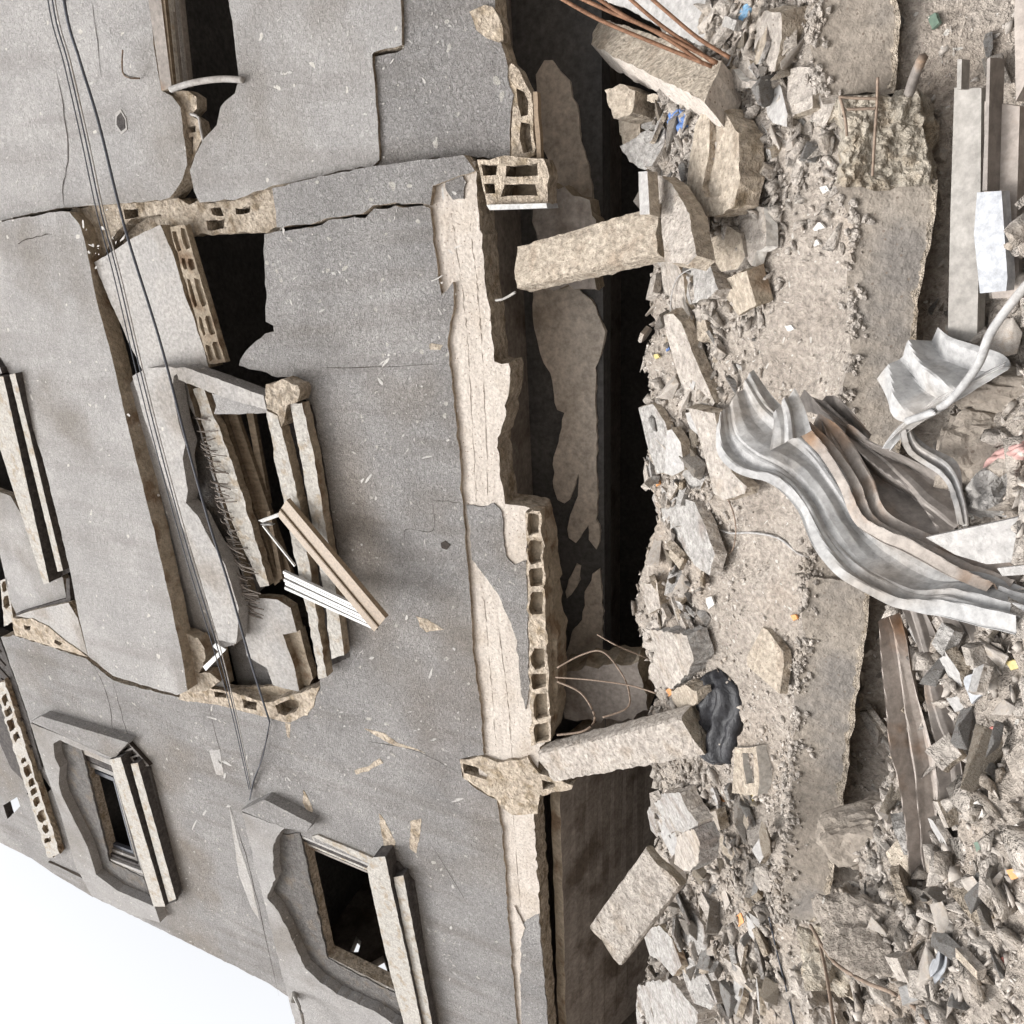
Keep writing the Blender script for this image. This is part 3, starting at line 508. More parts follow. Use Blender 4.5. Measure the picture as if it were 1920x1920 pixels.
# ================================================================== RUBBLE: NAMED PIECES
SN = Vector((.05, -.62, .78)).normalized()
def piece(name, out, label, m='chunk', ms=None, n=SN, th=.08, lift=.03, amp=.006, cat='concrete chunk', dist=None, group=None, step=.025, holes=(), parent=None, taper=.0, at=None):
    cx = sum(p[0] for p in out)/len(out); cy = sum(p[1] for p in out)/len(out)
    p0 = PD(cx, cy, dist) if dist else G(*(at or (cx, cy)), lift) if not at else PP(cx, cy, G(*at, lift), ray(*at)*-1)
    n = Vector(n).normalized()
    bm = bmesh.new(); prism(bm, [[PP(*p, p0, n) for p in l] for l in [out, *holes]], n, th, amp, step, taper=taper, wob=amp*.8, hamp=amp*.6)
    return link(name, bm, [m, ms or m], parent, label=label, cat=cat, group=group)
CC = 'concrete_chunk'
# big leaning members
def member(name, p0, p1, w, h, m, label, cat='concrete beam', updir=Vector((0, -1, .4)), amp=.007, seg=44, ends=.022, mats=None, bow=0):
    d = (p1-p0).normalized(); s = d.cross(updir).normalized(); u = s.cross(d).normalized(); bm = bmesh.new(); R = []
    L = (p1-p0).length; K = 5
    per = []
    for a in range(4):
        for k in range(K):
            t = k/K*2-1; per.append([(t, -1), (1, t), (-t, 1), (-1, -t)][a])
    for i in range(seg+1):
        t = i/seg; ring = []
        for a, b in per:
            rr = 1.0; ca = max(0, abs(a)+abs(b)-1.8)*.35
            p = p0.lerp(p1, t) + s*a*(1-ca)*w/2 + u*b*(1-ca)*h/2 + u*bow*math.sin(t*math.pi)
            if i in (0, seg): p += d*fbm(p, 12, 3)*ends*1.5
            nv = Vector((fbm(p, 16, 4), fbm(p+Vector((3, 1, 4)), 16, 4), fbm(p+Vector((8, 2, 9)), 16, 4)))
            ring.append(bm.verts.new(p + nv*amp*(1.6 if abs(a) > .9 and abs(b) > .9 else .45)))
        R.append(ring)
    n = len(per)
    for A, B in zip(R, R[1:]):
        for k in range(n): bm.faces.new((A[k], A[(k+1) % n], B[(k+1) % n], B[k]))
    for ring, sgn in ((R[0], -1), (R[-1], 1)):
        c = bm.verts.new(sum((v.co for v in ring), Vector())/n + d*sgn*.01)
        for k in range(n): f = bm.faces.new((ring[k], ring[(k+1) % n], c)); f.material_index = 1
    return link(name, bm, mats or [m, 'aggregate'], label=label, cat=cat)
member('fallen_beam', PY(985,505,4.55), PY(1250,436,4.12), .27, .17, 'chunktan', 'thick tan concrete beam propped up into the dark opening under the hollow block end', updir=Vector((.35, -1, .2)))
member('fallen_beam', PY(1035,1428,4.60), PY(1312,1366,4.05), .30, .20, 'chunk', 'pale beige beam leaning up to the facade beside the black plastic bag', updir=Vector((-.1, -1, .3)))
bm = bmesh.new(); nb_ = Vector((.62, -.62, .48)).normalized(); p0 = PD(1220, 110, 4.75)
prism(bm, [[PP(*p, p0, nb_) for p in ((1126,36),(1180,50),(1250,76),(1352,116),(1340,150),(1322,190),(1260,160),(1190,125),(1108,84),(1112,60))]], nb_, .20, .006, .03)
link('fallen_beam', bm, ['chunktan', 'beam'], label='broad broken beam with rusty bars along its top at the top right of the opening', cat='concrete beam')
member('fallen_beam', PD(1140,1768,5.6), PD(1248,1622,5.15), .30, .09, 'chunk', 'flat cracked beam stub jutting into the dark void at the lower left', updir=Vector((0, -1, .5)), amp=.008)
rb = empty('rebar_bundle', PY(1345, 112, 3.9), 'bundle of rusty reinforcing bars stretched above the broken top right beam', 'rebar')
for q in ([(1040,-10),(1120,35),(1220,78),(1335,125)],[(1110,-10),(1180,35),(1262,74),(1345,118)],[(1030,-30),(1140,20),(1230,60),(1320,120)],[(1190,-30),(1250,22),(1310,72),(1368,108)],[(1150,-30),(1230,40),(1300,90),(1340,120)]):
    bm = bmesh.new(); tube(bm, smooth_pts([PY(a, b, 3.72+.02*random.random()) for a, b in q], 6), .0085, 6); link('bar', bm, 'rust', rb, smooth=True)
piece('sheet_of_plaster', [(1080,-20),(1180,18),(1260,60),(1350,105),(1372,70),(1385,20),(1370,-40)], 'pale grey plaster sheet behind the rusty bars at the top edge', 'plaster_pale', 'chunkgrey', Vector((.1, -1, .5)), .05, dist=4.6, cat='plaster sheet')
piece(CC, [(1305,230),(1320,196),(1338,190),(1362,215),(1385,250),(1388,330),(1378,385),(1350,408),(1322,405),(1290,380),(1288,330),(1298,270)], 'large trough shaped broken hollow block in tan concrete below the leaning beam', 'chunktan', 'edgelight', th=.13, lift=.10, amp=.008, holes=[[(1330,215),(1345,225),(1366,262),(1360,320),(1352,368),(1322,370),(1316,350),(1330,290)]], cat='hollow block')
piece('block_bed', [(1322,205),(1372,240),(1375,380),(1310,385),(1315,300)], 'tan hollow inside of the large trough shaped broken block', 'chunktan', None, th=.06, lift=.055, cat='block fragment')
S = [
 ([(1197,322),(1214,320),(1218,402),(1200,402)], 'narrow white edged tile lying left of the trough shaped block', 'plaster_pale', 'chunktan', .06, .14, .003),
 ([(1228,332),(1240,328),(1264,350),(1292,400),(1306,480),(1290,498),(1245,490),(1240,420)], 'upright pale block slab between the propped beam and the trough shaped block', 'chunk', 'chunktan', .10, .12, .006),
 ([(1335,432),(1360,420),(1388,440),(1396,480),(1384,505),(1352,512),(1330,480)], 'tan rough faced block just below the trough shaped block', 'chunktan', 'chunk', .09, .06, .006),
 ([(1382,398),(1412,382),(1432,390),(1438,440),(1436,462),(1418,470),(1410,498),(1398,480),(1388,440)], 'folded pale slab piece lying next to the tan rough faced blocks', 'chunk', 'white', .06, .05, .005),
 ([(1358,525),(1400,506),(1412,550),(1418,572),(1385,592),(1360,560)], 'square tan block with dark lower edge in the middle of the heap', 'chunktan', 'brown', .09, .06, .004),
 ([(1288,495),(1318,480),(1335,510),(1348,545),(1320,560),(1292,570),(1280,530)], 'grey lump with a string looped over it above the square tan block', 'chunkgrey', 'chunk', .10, .06, .010),
 ([(1296,575),(1322,580),(1326,625),(1315,640),(1296,632)], 'small tan cube shaped chunk above the long plank like slab', 'chunktan', 'edge', .07, .05, .008),
 ([(1244,592),(1262,588),(1278,605),(1300,665),(1340,755),(1326,775),(1290,765),(1268,690),(1250,630)], 'long flat plank like concrete slab pointing down to the crumpled sheet metal', 'chunk', 'edge', .07, .15, .003),
 ([(1290,765),(1340,775),(1350,840),(1372,885),(1400,912),(1396,925),(1358,938),(1338,925),(1322,860),(1304,800)], 'lower broken half of the plank slab whose end meets the crumpled metal', 'chunk', 'edge', .07, .13, .003),
 ([(1234,905),(1256,930),(1280,935),(1302,942),(1322,985),(1340,1040),(1330,1078),(1302,1060),(1270,1010),(1240,975),(1222,935)], 'grey tilted wall slab sunk in dust below the broken plank slab', 'chunkgrey', 'chunk', .07, .05, .006),
 ([(1197,765),(1224,757),(1246,790),(1262,840),(1250,885),(1232,888),(1215,840)], 'flat brown grey slab leaning on the edge of the dark opening', 'chunkgrey', 'chunktan', .05, .10, .003),
 ([(1250,808),(1260,806),(1276,830),(1284,880),(1262,892),(1246,888),(1248,850)], 'pale split brick with tan side beside the slab leaning at the opening', 'plaster_pale', 'chunktan', .06, .12, .003),
 ([(1400,1232),(1430,1176),(1440,1182),(1468,1222),(1470,1245),(1462,1300),(1402,1250)], 'pale yellow angular tile fragment lying flat on the dust', 'chunktan', 'edge', .045, .06, .002),
 ([(1205,1180),(1240,1182),(1286,1190),(1300,1235),(1290,1262),(1262,1290),(1230,1292),(1216,1260),(1228,1225),(1205,1215)], 'broad crumbly concrete lump above the two rounded stones', 'chunk', 'chunkgrey', .14, .06, .014),
 ([(1136,1225),(1160,1196),(1195,1178),(1206,1190),(1205,1240),(1180,1262),(1150,1240)], 'tan boulder at the dark opening with wires in front of it', 'chunktan', 'edge', .12, .06, .012),
 ([(1192,1288),(1222,1278),(1250,1296),(1256,1322),(1238,1340),(1206,1338),(1192,1315)], 'left one of two rounded stones next to the leaning pale beam', 'chunk', 'edge', .12, .08, .010),
 ([(1258,1296),(1282,1284),(1306,1296),(1308,1318),(1290,1334),(1262,1332)], 'rounded stone with orange scrap touching the black plastic bag', 'chunktan', 'edge', .10, .08, .008),
 ([(1212,1520),(1245,1490),(1275,1485),(1290,1520),(1310,1545),(1302,1560),(1262,1560),(1240,1580),(1222,1560)], 'jagged grey rock at the dark void left of the leaning pale beam', 'chunkgrey', 'chunk', .12, .08, .012),
 ([(1268,1570),(1300,1552),(1312,1580),(1310,1620),(1288,1636),(1264,1620)], 'upright ribbed grey block behind the cracked beam stub', 'chunk', 'chunkgrey', .10, .08, .006),
 ([(1314,1525),(1342,1520),(1350,1555),(1330,1570),(1314,1558)], 'small pale cube shaped chunk right of the ribbed grey block', 'chunk', 'edge', .07, .05, .006),
 ([(1274,1718),(1300,1708),(1318,1735),(1325,1775),(1308,1790),(1284,1768)], 'egg shaped grey stone in the lower left rubble', 'chunkgrey', 'chunk', .10, .06, .008),
 ([(1204,1745),(1236,1735),(1260,1760),(1278,1810),(1262,1830),(1240,1805),(1218,1790)], 'long mossy grey plaster slab at the left edge of the void', 'chunkgrey', 'brown', .05, .10, .005),
 ([(1276,1800),(1300,1795),(1330,1840),(1345,1880),(1332,1892),(1300,1880),(1282,1835)], 'grey split plank of concrete beside the mossy plaster slab', 'chunkgrey', 'chunk', .07, .07, .004),
 ([(1194,1850),(1225,1838),(1262,1842),(1285,1870),(1310,1900),(1300,1950),(1200,1960),(1192,1900)], 'big grey boulder cut off by the lower edge of the picture', 'chunkgrey', 'chunk', .18, .12, .016),
 ([(1432,20),(1462,18),(1468,70),(1452,130),(1425,140),(1412,90),(1418,45)], 'rounded rusty brown boulder at the upper right of the heap', 'chunk', 'chunktan', .14, .06, .012),
 ([(1320,140),(1375,130),(1386,150),(1400,155),(1418,150),(1412,165),(1340,168),(1316,162)], 'pale flat slab right under the end of the rusty bars', 'chunk', 'white', .05, .06, .005),
 ([(1386,115),(1400,105),(1420,152),(1400,158),(1380,150)], 'wedge shaped pinkish chunk leaning against the rounded boulder', 'chunk', 'chunktan', .06, .06, .005),
 ([(1436,190),(1452,150),(1462,160),(1476,215),(1474,240),(1450,230),(1438,215)], 'pointed whitish flake between two blocks at the upper right', 'plaster_pale', 'chunk', .03, .05, .004),
 ([(1478,132),(1500,124),(1525,130),(1526,200),(1505,210),(1482,222),(1474,190)], 'squared pale chunk beside the rear beam', 'chunk', 'chunktan', .10, .05, .007),
 ([(1535,178),(1562,172),(1570,190),(1560,215),(1545,240),(1528,235),(1526,205)], 'rough stone next to the bent rebar hoop', 'chunk', 'edge', .09, .05, .010),
 ([(1500,1905),(1540,1890),(1560,1930),(1540,1990),(1500,1980)], 'rough clod of concrete at the bottom left corner of the heap', 'chunk', 'edge', .10, .05, .012),
 ([(1220,905),(1232,900),(1240,960),(1232,1000),(1208,985),(1200,950)], 'brown bent slab fragment at the rim of the dark opening', 'chunktan', 'edge', .06, .08, .010),
 ([(1178,1012),(1210,1008),(1222,1018),(1220,1045),(1200,1050),(1180,1040)], 'tan brick stub hanging over the rim of the dark opening', 'chunktan', 'edge', .09, .06, .006),
 ([(1208,1095),(1232,1092),(1238,1140),(1216,1150),(1208,1125)], 'flat grey brick lying on the rim of the opening', 'chunk', 'edge', .08, .07, .004),
 ([(1130,530),(1165,505),(1200,500),(1240,560),(1222,600),(1190,612),(1150,570)], 'dirty yellow plaster lump behind the propped tan beam', 'chunktan', 'brown', .12, .02, .012),
 ([(1236,470),(1262,478),(1282,520),(1290,600),(1268,600),(1245,560)], 'long narrow brown stained slab beside the dirty yellow lump', 'chunk', 'brown', .06, .06, .005),
 ([(1160,1470),(1190,1462),(1250,1505),(1240,1522),(1190,1500)], 'pale wooden looking strip lying under the leaning pale beam', 'chunktan', 'edge', .04, .10, .003),
]
for out, lb, m, ms, th, lift, amp in S: piece(CC, out, lb, m, ms, Vector((random.uniform(-.25, .25), -.62+random.uniform(-.12, .12), .75)), th, lift, amp, taper=-.05, dist={'upright': 4.05, 'narrow': 4.15}.get(lb.split()[0]))
for i, (q, lb) in enumerate((([(1135,170),(1165,155),(1190,175),(1185,215),(1150,225)],'shadowed tan block deep in the opening beside the broad broken beam'),([(1205,195),(1250,190),(1262,235),(1225,258),(1200,235)],'shadowed grey plate deep in the opening above the blue fabric'),
  ([(1160,225),(1185,205),(1205,230),(1200,270),(1165,275)],'shadowed jagged slab in the middle of the deep opening rubble'),([(1165,275),(1215,245),(1252,262),(1250,300),(1210,318),(1180,305)],'shadowed rounded broken plate at the bottom of the deep opening rubble'),([(1255,245),(1278,240),(1285,290),(1262,300)],'shadowed grey round stone under the blue fabric'),
  ([(1240,300),(1270,290),(1282,315),(1250,325)],'tan crumbly block just above the upright pale slab'))):
    piece(CC, q, lb, ('chunktan', 'chunkgrey')[i % 2], 'edge', Vector((.1, -.9, .4)), .25, 0, .014, dist=5.0+.1*(i % 3))
hb = piece('hollow_block', [(1378,1402),(1418,1400),(1424,1470),(1420,1492),(1372,1488),(1376,1440)], 'small open hollow block sitting upright below the black plastic bag', 'chunktan', 'white', th=.10, lift=.06, amp=.003, holes=[[(1392,1412),(1412,1410),(1414,1468),(1400,1470),(1394,1440)]], cat='hollow block')

# lying concrete beams in front
def beam_front(name, y, pts_top, pts_bot, label, depth=.30, m='beamside'):
    """rectangular broken beam: front outline traced at depth y, real thickness, dusty top"""
    bm = bmesh.new(); out = [PY(*p, y) for p in pts_top + pts_bot[::-1]]
    prism(bm, [out], Vector((0, -1, 0)), depth, .011, .03, wob=.006); o = link(name, bm, [m, 'dust'], label=label, cat='concrete beam')
    c = smooth_pts([Vector((a, b, 0)) for a, b in pts_top], 30); bm = bmesh.new()
    for q in c*2:
        if fbm(q, .03, 2) < random.uniform(-.4, .2): continue
        p_ = PY(q.x+random.gauss(2, 9)*random.choice([.4, 1, 1, 1.6]), q.y+random.uniform(-4, 4), y-.002); r_ = random.choice([.006, .009, .012, .02])
        g_ = bmesh.ops.create_icosphere(bm, subdivisions=1, radius=r_); mr = Matrix.Rotation(random.random()*6, 3, Vector((random.random(), random.random(), .3)))
        for v in g_['verts']: v.co = mr @ Vector((v.co.x*random.uniform(.8, 1.4), v.co.y*.8, v.co.z*.7)) + p_
    cr = link('edge_crumbs', bm, 'chunk', o); cr['kind'] = 'stuff'
    for nm, pts, d, mm in (('chipped_edge', pts_bot, -7, 'edge'),):
        c = smooth_pts([Vector((a, b, 0)) for a, b in pts], 6); up_ = [(q.x-(3 if d > 0 else -3), q.y) for q in c]; c2_ = smooth_pts([Vector((a, b, 0)) for a, b in pts], 26); dn = [(q.x+d*(.35+2.2*abs(fbm(q, .03, 4)))*random.uniform(.8, 1.2), q.y) for q in c2_]
        bm = bmesh.new(); prism(bm, [[PY(*p, y-.004) for p in up_ + dn[::-1]]], Vector((0, -1, 0)), .05, .006, .02); link(nm, bm, [mm, mm], o)
    return o
beam_front('lying_beam', 3.16, [(1572,345),(1600,420),(1590,520),(1600,600),(1592,690),(1575,760),(1560,850),(1530,1000),(1512,1080)], [(1752,340),(1748,420),(1732,500),(1722,560),(1716,640),(1690,800),(1660,950),(1628,1100)], 'long dusty concrete beam lying across the heap, upper half with a rubbly top end')
beam_front('lying_beam', 3.14, [(1512,1078),(1508,1200),(1492,1280),(1494,1360),(1486,1440),(1480,1540),(1472,1600),(1462,1700),(1470,1730)], [(1628,1100),(1622,1180),(1612,1250),(1600,1340),(1586,1440),(1575,1530),(1562,1600),(1552,1680),(1522,1730)], 'long dusty concrete beam lying across the heap, lower half ending in crumbled concrete')
beam_front('lying_beam', 3.34, [(1520,-250),(1530,0),(1520,60),(1528,130),(1545,175)], [(1665,-250),(1680,0),(1680,100),(1676,175)], 'grey concrete beam behind the rubbly beam end at the upper right', m='beamside')
def boulder(name, px, py, dist, r, label, m='chunk', sq=(1, 1, .8), amp=.25, cat='boulder', seed=0, sub=4, group=None):
    bm = bmesh.new(); bmesh.ops.create_icosphere(bm, subdivisions=sub, radius=1); rot = Matrix.Rotation(seed*1.7, 3, 'Z') @ Matrix.Rotation(seed*.9, 3, 'X')
    for v in bm.verts:
        d = v.co.normalized(); k = 1 + amp*fbm(d+Vector((seed*7, 3, 1)), 1.2, 3) + amp*.3*fbm(d+Vector((1, seed*5, 1)), 5, 3)
        q = Vector([math.copysign(abs(c)**.72, c) for c in d])*k; v.co = rot @ Vector((q.x*sq[0], q.y*sq[1], q.z*sq[2]))*r
    c = PD(px, py, dist); bmesh.ops.translate(bm, vec=c, verts=bm.verts); return link(name, bm, m, label=label, cat=cat, group=group)
bm = bmesh.new(); q_ = [PY(1572, 168, 3.16), PY(1748, 162, 3.16), PY(1752, 350, 3.16), PY(1574, 350, 3.16)]; NG = 90; Rw = []
def stones(p):
    dd, _ = noise.voronoi(p*26); d2, _ = noise.voronoi(p*60+Vector((3, 1, 2))); return .030*max(0, .75-dd[0]) + .011*max(0, .7-d2[0]) + .03*fbm(p, 5, 3)
for i in range(NG+1):
    row = []
    for j in range(NG+1):
        u, v = i/NG, j/NG; p = q_[0].lerp(q_[1], u).lerp(q_[3].lerp(q_[2], u), v); e = min(u, 1-u, v, 1)
        p = p + Vector((0, .10*(1-v)*(.6+fbm(p, 3, 2)) - stones(p)*1.3, stones(p+Vector((4, 4, 4)))*.8)) + Vector((fbm(p, 8, 3)*.02, 0, 0)) + Vector((0, .16*max(0, 1-e/.06)**2, 0))
        row.append(bm.verts.new(p))
    Rw.append(row)
for r0, r1 in zip(Rw, Rw[1:]):
    for j in range(NG): bm.faces.new((r0[j], r0[j+1], r1[j+1], r1[j]))
prism(bm, [[PY(*p, 3.27) for p in ((1570,180),(1620,190),(1690,165),(1735,165),(1752,200),(1754,345),(1690,345),(1575,345))]], NW, .2, .02, .03, mi=(0, 0))
link('beam_end', bm, ['aggregate'], smooth=True, label='crumbled aggregate end of the long lying beam with bare stones', cat='concrete rubble')
hp = empty('bent_rebar', PY(1640, 250, 3.1), 'bent rusty rebar hoop sticking out of the crumbled beam end', 'rebar')
for q in ([(1646,145),(1644,200),(1640,260),(1636,330)],[(1574,180),(1580,200),(1586,230),(1588,255)],[(1574,182),(1610,184),(1645,185)],[(1588,205),(1620,204),(1642,203)]):
    bm = bmesh.new(); tube(bm, smooth_pts([PY(a, b, 3.08) for a, b in q], 5), .005, 6); link('bar', bm, 'wire', hp, smooth=True)
boulder('boulder', 1836, 848, 2.45, .115, 'rounded tan boulder sheltered by the crumpled metal at the right edge', 'beamside', (1, .9, .9), seed=2)
boulder('boulder', 1885, 925, 2.4, .10, 'grey angular boulder beside the pink rag at the right edge', 'chunkgrey', (1.2, .8, .8), seed=3, amp=.4)
boulder('boulder', 1625, 1560, 3.7, .16, 'smooth brown boulder in the shaded gap under the lying beam', 'beamside', (.75, 1.1, .7), seed=1)
boulder('boulder', 1600, 1690, 3.8, .10, 'brown stone with a ridge below the smooth boulder under the beam', 'beamside', (1.3, .7, .6), seed=5, amp=.5)
boulder('boulder', 1560, 1800, 3.9, .13, 'crumbly tan rock beside the loose wires at the lower left', 'aggregate', (1, .8, .9), seed=6, amp=.5)
boulder('boulder', 1640, 1765, 3.4, .13, 'tan earthy lump at the bottom beside the long wire', 'dust', (1, 1.5, .7), seed=8, amp=.5)
boulder('boulder', 1885, 735, 2.4, .085, 'light tan slab like rock above the rounded tan boulder', 'beamside', (.7, 1.3, .6), seed=9, amp=.4)
boulder('boulder', 1530, 1860, 4.1, .12, 'pale knobbly rock at the lower left next to a loose wire', 'chunk', (1, 1, .8), seed=11, amp=.6)

# ---------------------------------------------------- sheet metal
def ribbon(name, secs, m, parent, ridges=3, ra=.02, nl=22, nw=44, crum=.02, th=.0012, **k):
    """secs: list of ((px,py,dist),(px,py,dist)) cross sections"""
    A = smooth_pts([PD(*s[0]) for s in secs], nl); B = smooth_pts([PD(*s[1]) for s in secs], nl); bm = bmesh.new(); G_ = []; rf = random.Random(len(name)*7+int(secs[0][0][0])); KT = 8 if len(secs) > 7 else 5; KS = max(3, len(secs)-1); folds = [rf.random()*6]; hb0 = [rf.uniform(-.6, .6)+(.45 if q % 2 else -.45) for q in range(KT+2)]; hh = [[h_+rf.uniform(-.35, .35) for h_ in hb0] for q in range(KS+2)]
    for i, (a, b) in enumerate(zip(A, B)):
        ax = (b-a); tv = A[min(i+1, len(A)-1)]-A[max(i-1, 0)]; n = ax.cross(tv).normalized()
        if n.dot(EYE-a) < 0: n = -n
        row = []
        for j in range(nw+1):
            t = j/nw; p = a.lerp(b, t); tri = abs(((t*ridges+.5) % 1)*2-1); prof = min(1, max(0, (tri-.72)*6))
            sp = i/(len(A)-1)*KS; si = min(int(sp), KS-1); sf = sp-si
            tp = t*KT + .35*math.sin(sp*1.3+folds[0]); tp = min(max(tp, 0), KT-1e-4); ti = int(tp); tf = tp-ti
            hcr = (hh[si][ti]*(1-tf)+hh[si][ti+1]*tf)*(1-sf)+(hh[si+1][ti]*(1-tf)+hh[si+1][ti+1]*tf)*sf
            cf = n*hcr*crum*1.25 + n*crum*.35*fbm(p, 7, 2) + Vector((fbm(p, 3, 1), 0, fbm(p+Vector((9, 1, 0)), 3, 1)))*crum*.7
            row.append(bm.verts.new(p + n*(prof-.5)*ra + cf))
        G_.append(row)
    for r0, r1 in zip(G_, G_[1:]):
        for j in range(nw): bm.faces.new((r0[j], r0[j+1], r1[j+1], r1[j]))
    o = link(name, bm, m, parent, **k); s = o.modifiers.new('t', 'SOLIDIFY'); s.thickness = th; s.offset = 0
    return o
cs = empty('crumpled_metal_sheet', PD(1600, 1000, 2.4), 'large crumpled grey corrugated metal sheet with rust streaks draped over the lying beam', 'metal sheet')
ribbon('main_fold', [((1343,790,2.75),(1412,688,2.8)),((1348,845,2.7),(1450,745,2.75)),((1385,885,2.62),(1500,790,2.68)),((1450,905,2.55),(1545,835,2.6)),((1495,950,2.5),(1590,890,2.52)),((1520,1015,2.42),(1640,960,2.5)),((1570,1080,2.35),(1700,1020,2.42)),((1650,1122,2.25),(1780,1075,2.35)),((1760,1135,2.15),(1860,1085,2.25)),((1900,1165,2.02),(1960,1110,2.12))], ['metal'], cs, 2, .012, crum=.030)
ribbon('rusty_fold', [((1490,800,2.62),(1530,785,2.66)),((1535,850,2.54),(1590,838,2.6)),((1580,905,2.47),(1630,900,2.52)),((1610,975,2.42),(1650,960,2.46)),((1670,1020,2.36),(1740,1010,2.4)),((1770,1075,2.26),(1850,1060,2.3)),((1850,1100,2.15),(1940,1095,2.2))], ['metalrust'], cs, 1, .010, crum=.026)
ribbon('white_flap', [((1448,775,2.60),(1490,728,2.62)),((1450,800,2.58),(1505,760,2.6)),((1445,845,2.56),(1520,808,2.58))], ['metal'], cs, 1, .02, crum=.012)
ribbon('lower_flap', [((1520,790,2.72),(1590,820,2.66)),((1545,830,2.66),(1640,835,2.6)),((1590,900,2.60),(1700,850,2.52)),((1630,960,2.55),(1760,880,2.42)),((1680,1010,2.50),(1800,930,2.36)),((1740,1010,2.45),(1812,985,2.34))], ['metaldark'], cs, 2, .015, crum=.045)
ribbon('torn_flap', [((1495,735,2.85),(1550,742,2.85)),((1535,770,2.75),(1590,765,2.72)),((1580,810,2.68),(1640,830,2.64))], ['metaldark'], cs, 1, .01, crum=.04)
ribbon('upper_fold', [((1640,720,2.5),(1770,612,2.5)),((1662,768,2.45),(1800,650,2.42)),((1680,790,2.42),(1870,680,2.3)),((1720,800,2.4),(1885,690,2.25))], ['metal'], cs, 1, .012, crum=.045)
ribbon('upper_fold', [((1655,835,2.45),(1668,845,2.42)),((1680,800,2.4),(1700,812,2.38)),((1750,745,2.33),(1765,765,2.3)),((1880,680,2.2),(1885,695,2.2))], ['metal'], cs, 1, .012, crum=.006)
ribbon('hem', [((1688,810,2.38),(1712,800,2.42)),((1705,850,2.34),(1735,830,2.38)),((1760,890,2.27),(1795,865,2.3)),((1790,930,2.25),(1812,950,2.28)),((1800,985,2.25),(1815,990,2.28))], ['metal'], cs, 1, .02, crum=.01)
bm = bmesh.new(); tube(bm, smooth_pts([PD(1700,790,2.33), PD(1770,760,2.27), PD(1830,690,2.2), PD(1860,620,2.15), PD(1920,540,2.1), PD(1960,500,2.1)], 8), .011, 8)
link('bent_tube', bm, 'metal', smooth=True, label='bent grey tube curving up over the crumpled metal at the right edge', cat='tube')
def prof(name, q, dist, label, m='profile', th=.035, n=Vector((0, -.8, .6)), **k): return piece(name, q, label, m, m, n, th, amp=0, dist=dist, cat='metal profile', wobble=None, **k) if False else piece(name, q, label, m, m, n, th, amp=.0015, dist=dist, cat='metal profile', step=.2)
prof('metal_profile', [(1788,165),(1840,165),(1838,400),(1832,640),(1776,640),(1782,400)], 2.45, 'long grey metal profile lying along the right edge, leftmost of the three')
prof('metal_profile', [(1795,110),(1804,110),(1802,168),(1794,168)], 2.46, 'thin upright lip of grey metal sticking up above the long profile')
prof('metal_profile', [(1846,190),(1912,200),(1904,400),(1912,560),(1860,560),(1845,380)], 2.32, 'wide rust edged metal profile beside the long grey one', 'metalrust')
prof('metal_profile', [(1832,362),(1878,358),(1890,520),(1888,545),(1838,550),(1826,440)], 2.25, 'short bluish metal profile resting on the two long ones', 'bluegrey')
prof('metal_profile', [(1850,110),(1856,108),(1850,360),(1842,360)], 2.30, 'thin standing flange between the two long metal profiles', 'metaldark', .06)
prof('metal_profile', [(1902,20),(1912,-100),(1930,-100),(1925,150),(1905,190)], 2.2, 'brown metal tube crossing the top right corner', 'metalrust')
prof('metal_profile', [(1735,1008),(1920,968),(1960,960),(1960,1050),(1920,1052),(1850,1058),(1790,1040)], 2.05, 'cream coloured channel section poking out from under the crumpled metal', 'plaster_pale', .03)
prof('metal_profile', [(1870,1065),(1960,1055),(1960,1075),(1880,1080)], 2.02, 'narrow greenish white strip just below the cream channel', 'plaster_pale', .01)
for nm, secs, m, lb, rd in (
 ('metal_strip', [((1640,1165,2.75),(1690,1150,2.7)),((1645,1250,2.8),(1712,1230,2.7)),((1668,1400,2.9),(1740,1370,2.8)),((1685,1500,3.0),(1760,1480,2.9)),((1705,1620,3.1),(1758,1600,3.0)),((1735,1740,3.2),(1762,1735,3.15))], 'metalrust', 'long rusty brown metal strip running down the lower right, leftmost of three', 1),
 ('metal_strip', [((1700,1140,2.6),(1740,1130,2.55)),((1730,1250,2.65),(1775,1230,2.58)),((1755,1370,2.7),(1800,1350,2.62)),((1770,1480,2.8),(1805,1465,2.72)),((1775,1600,2.9),(1800,1600,2.85))], 'metaldark', 'dark bent metal strip with a curled rim beside the rusty brown one', 1),
 ('metal_strip', [((1735,1130,2.5),(1800,1125,2.4)),((1770,1200,2.5),(1850,1180,2.4)),((1805,1290,2.5),(1880,1270,2.42)),((1850,1380,2.5),(1885,1360,2.45))], 'metaldark', 'wide corrugated brown strip hanging from the crumpled sheet, rightmost of three', 3),
 ('metal_strip', [((1735,1830,2.75),(1762,1842,2.75)),((1750,1800,2.72),(1785,1815,2.72)),((1755,1750,2.75),(1795,1760,2.72))], 'bluegrey', 'bluish curved scrap of metal at the bottom right', 1)):
    ribbon(nm, secs, [m], None, rd, .012, crum=.030, label=lb, cat='metal strip')

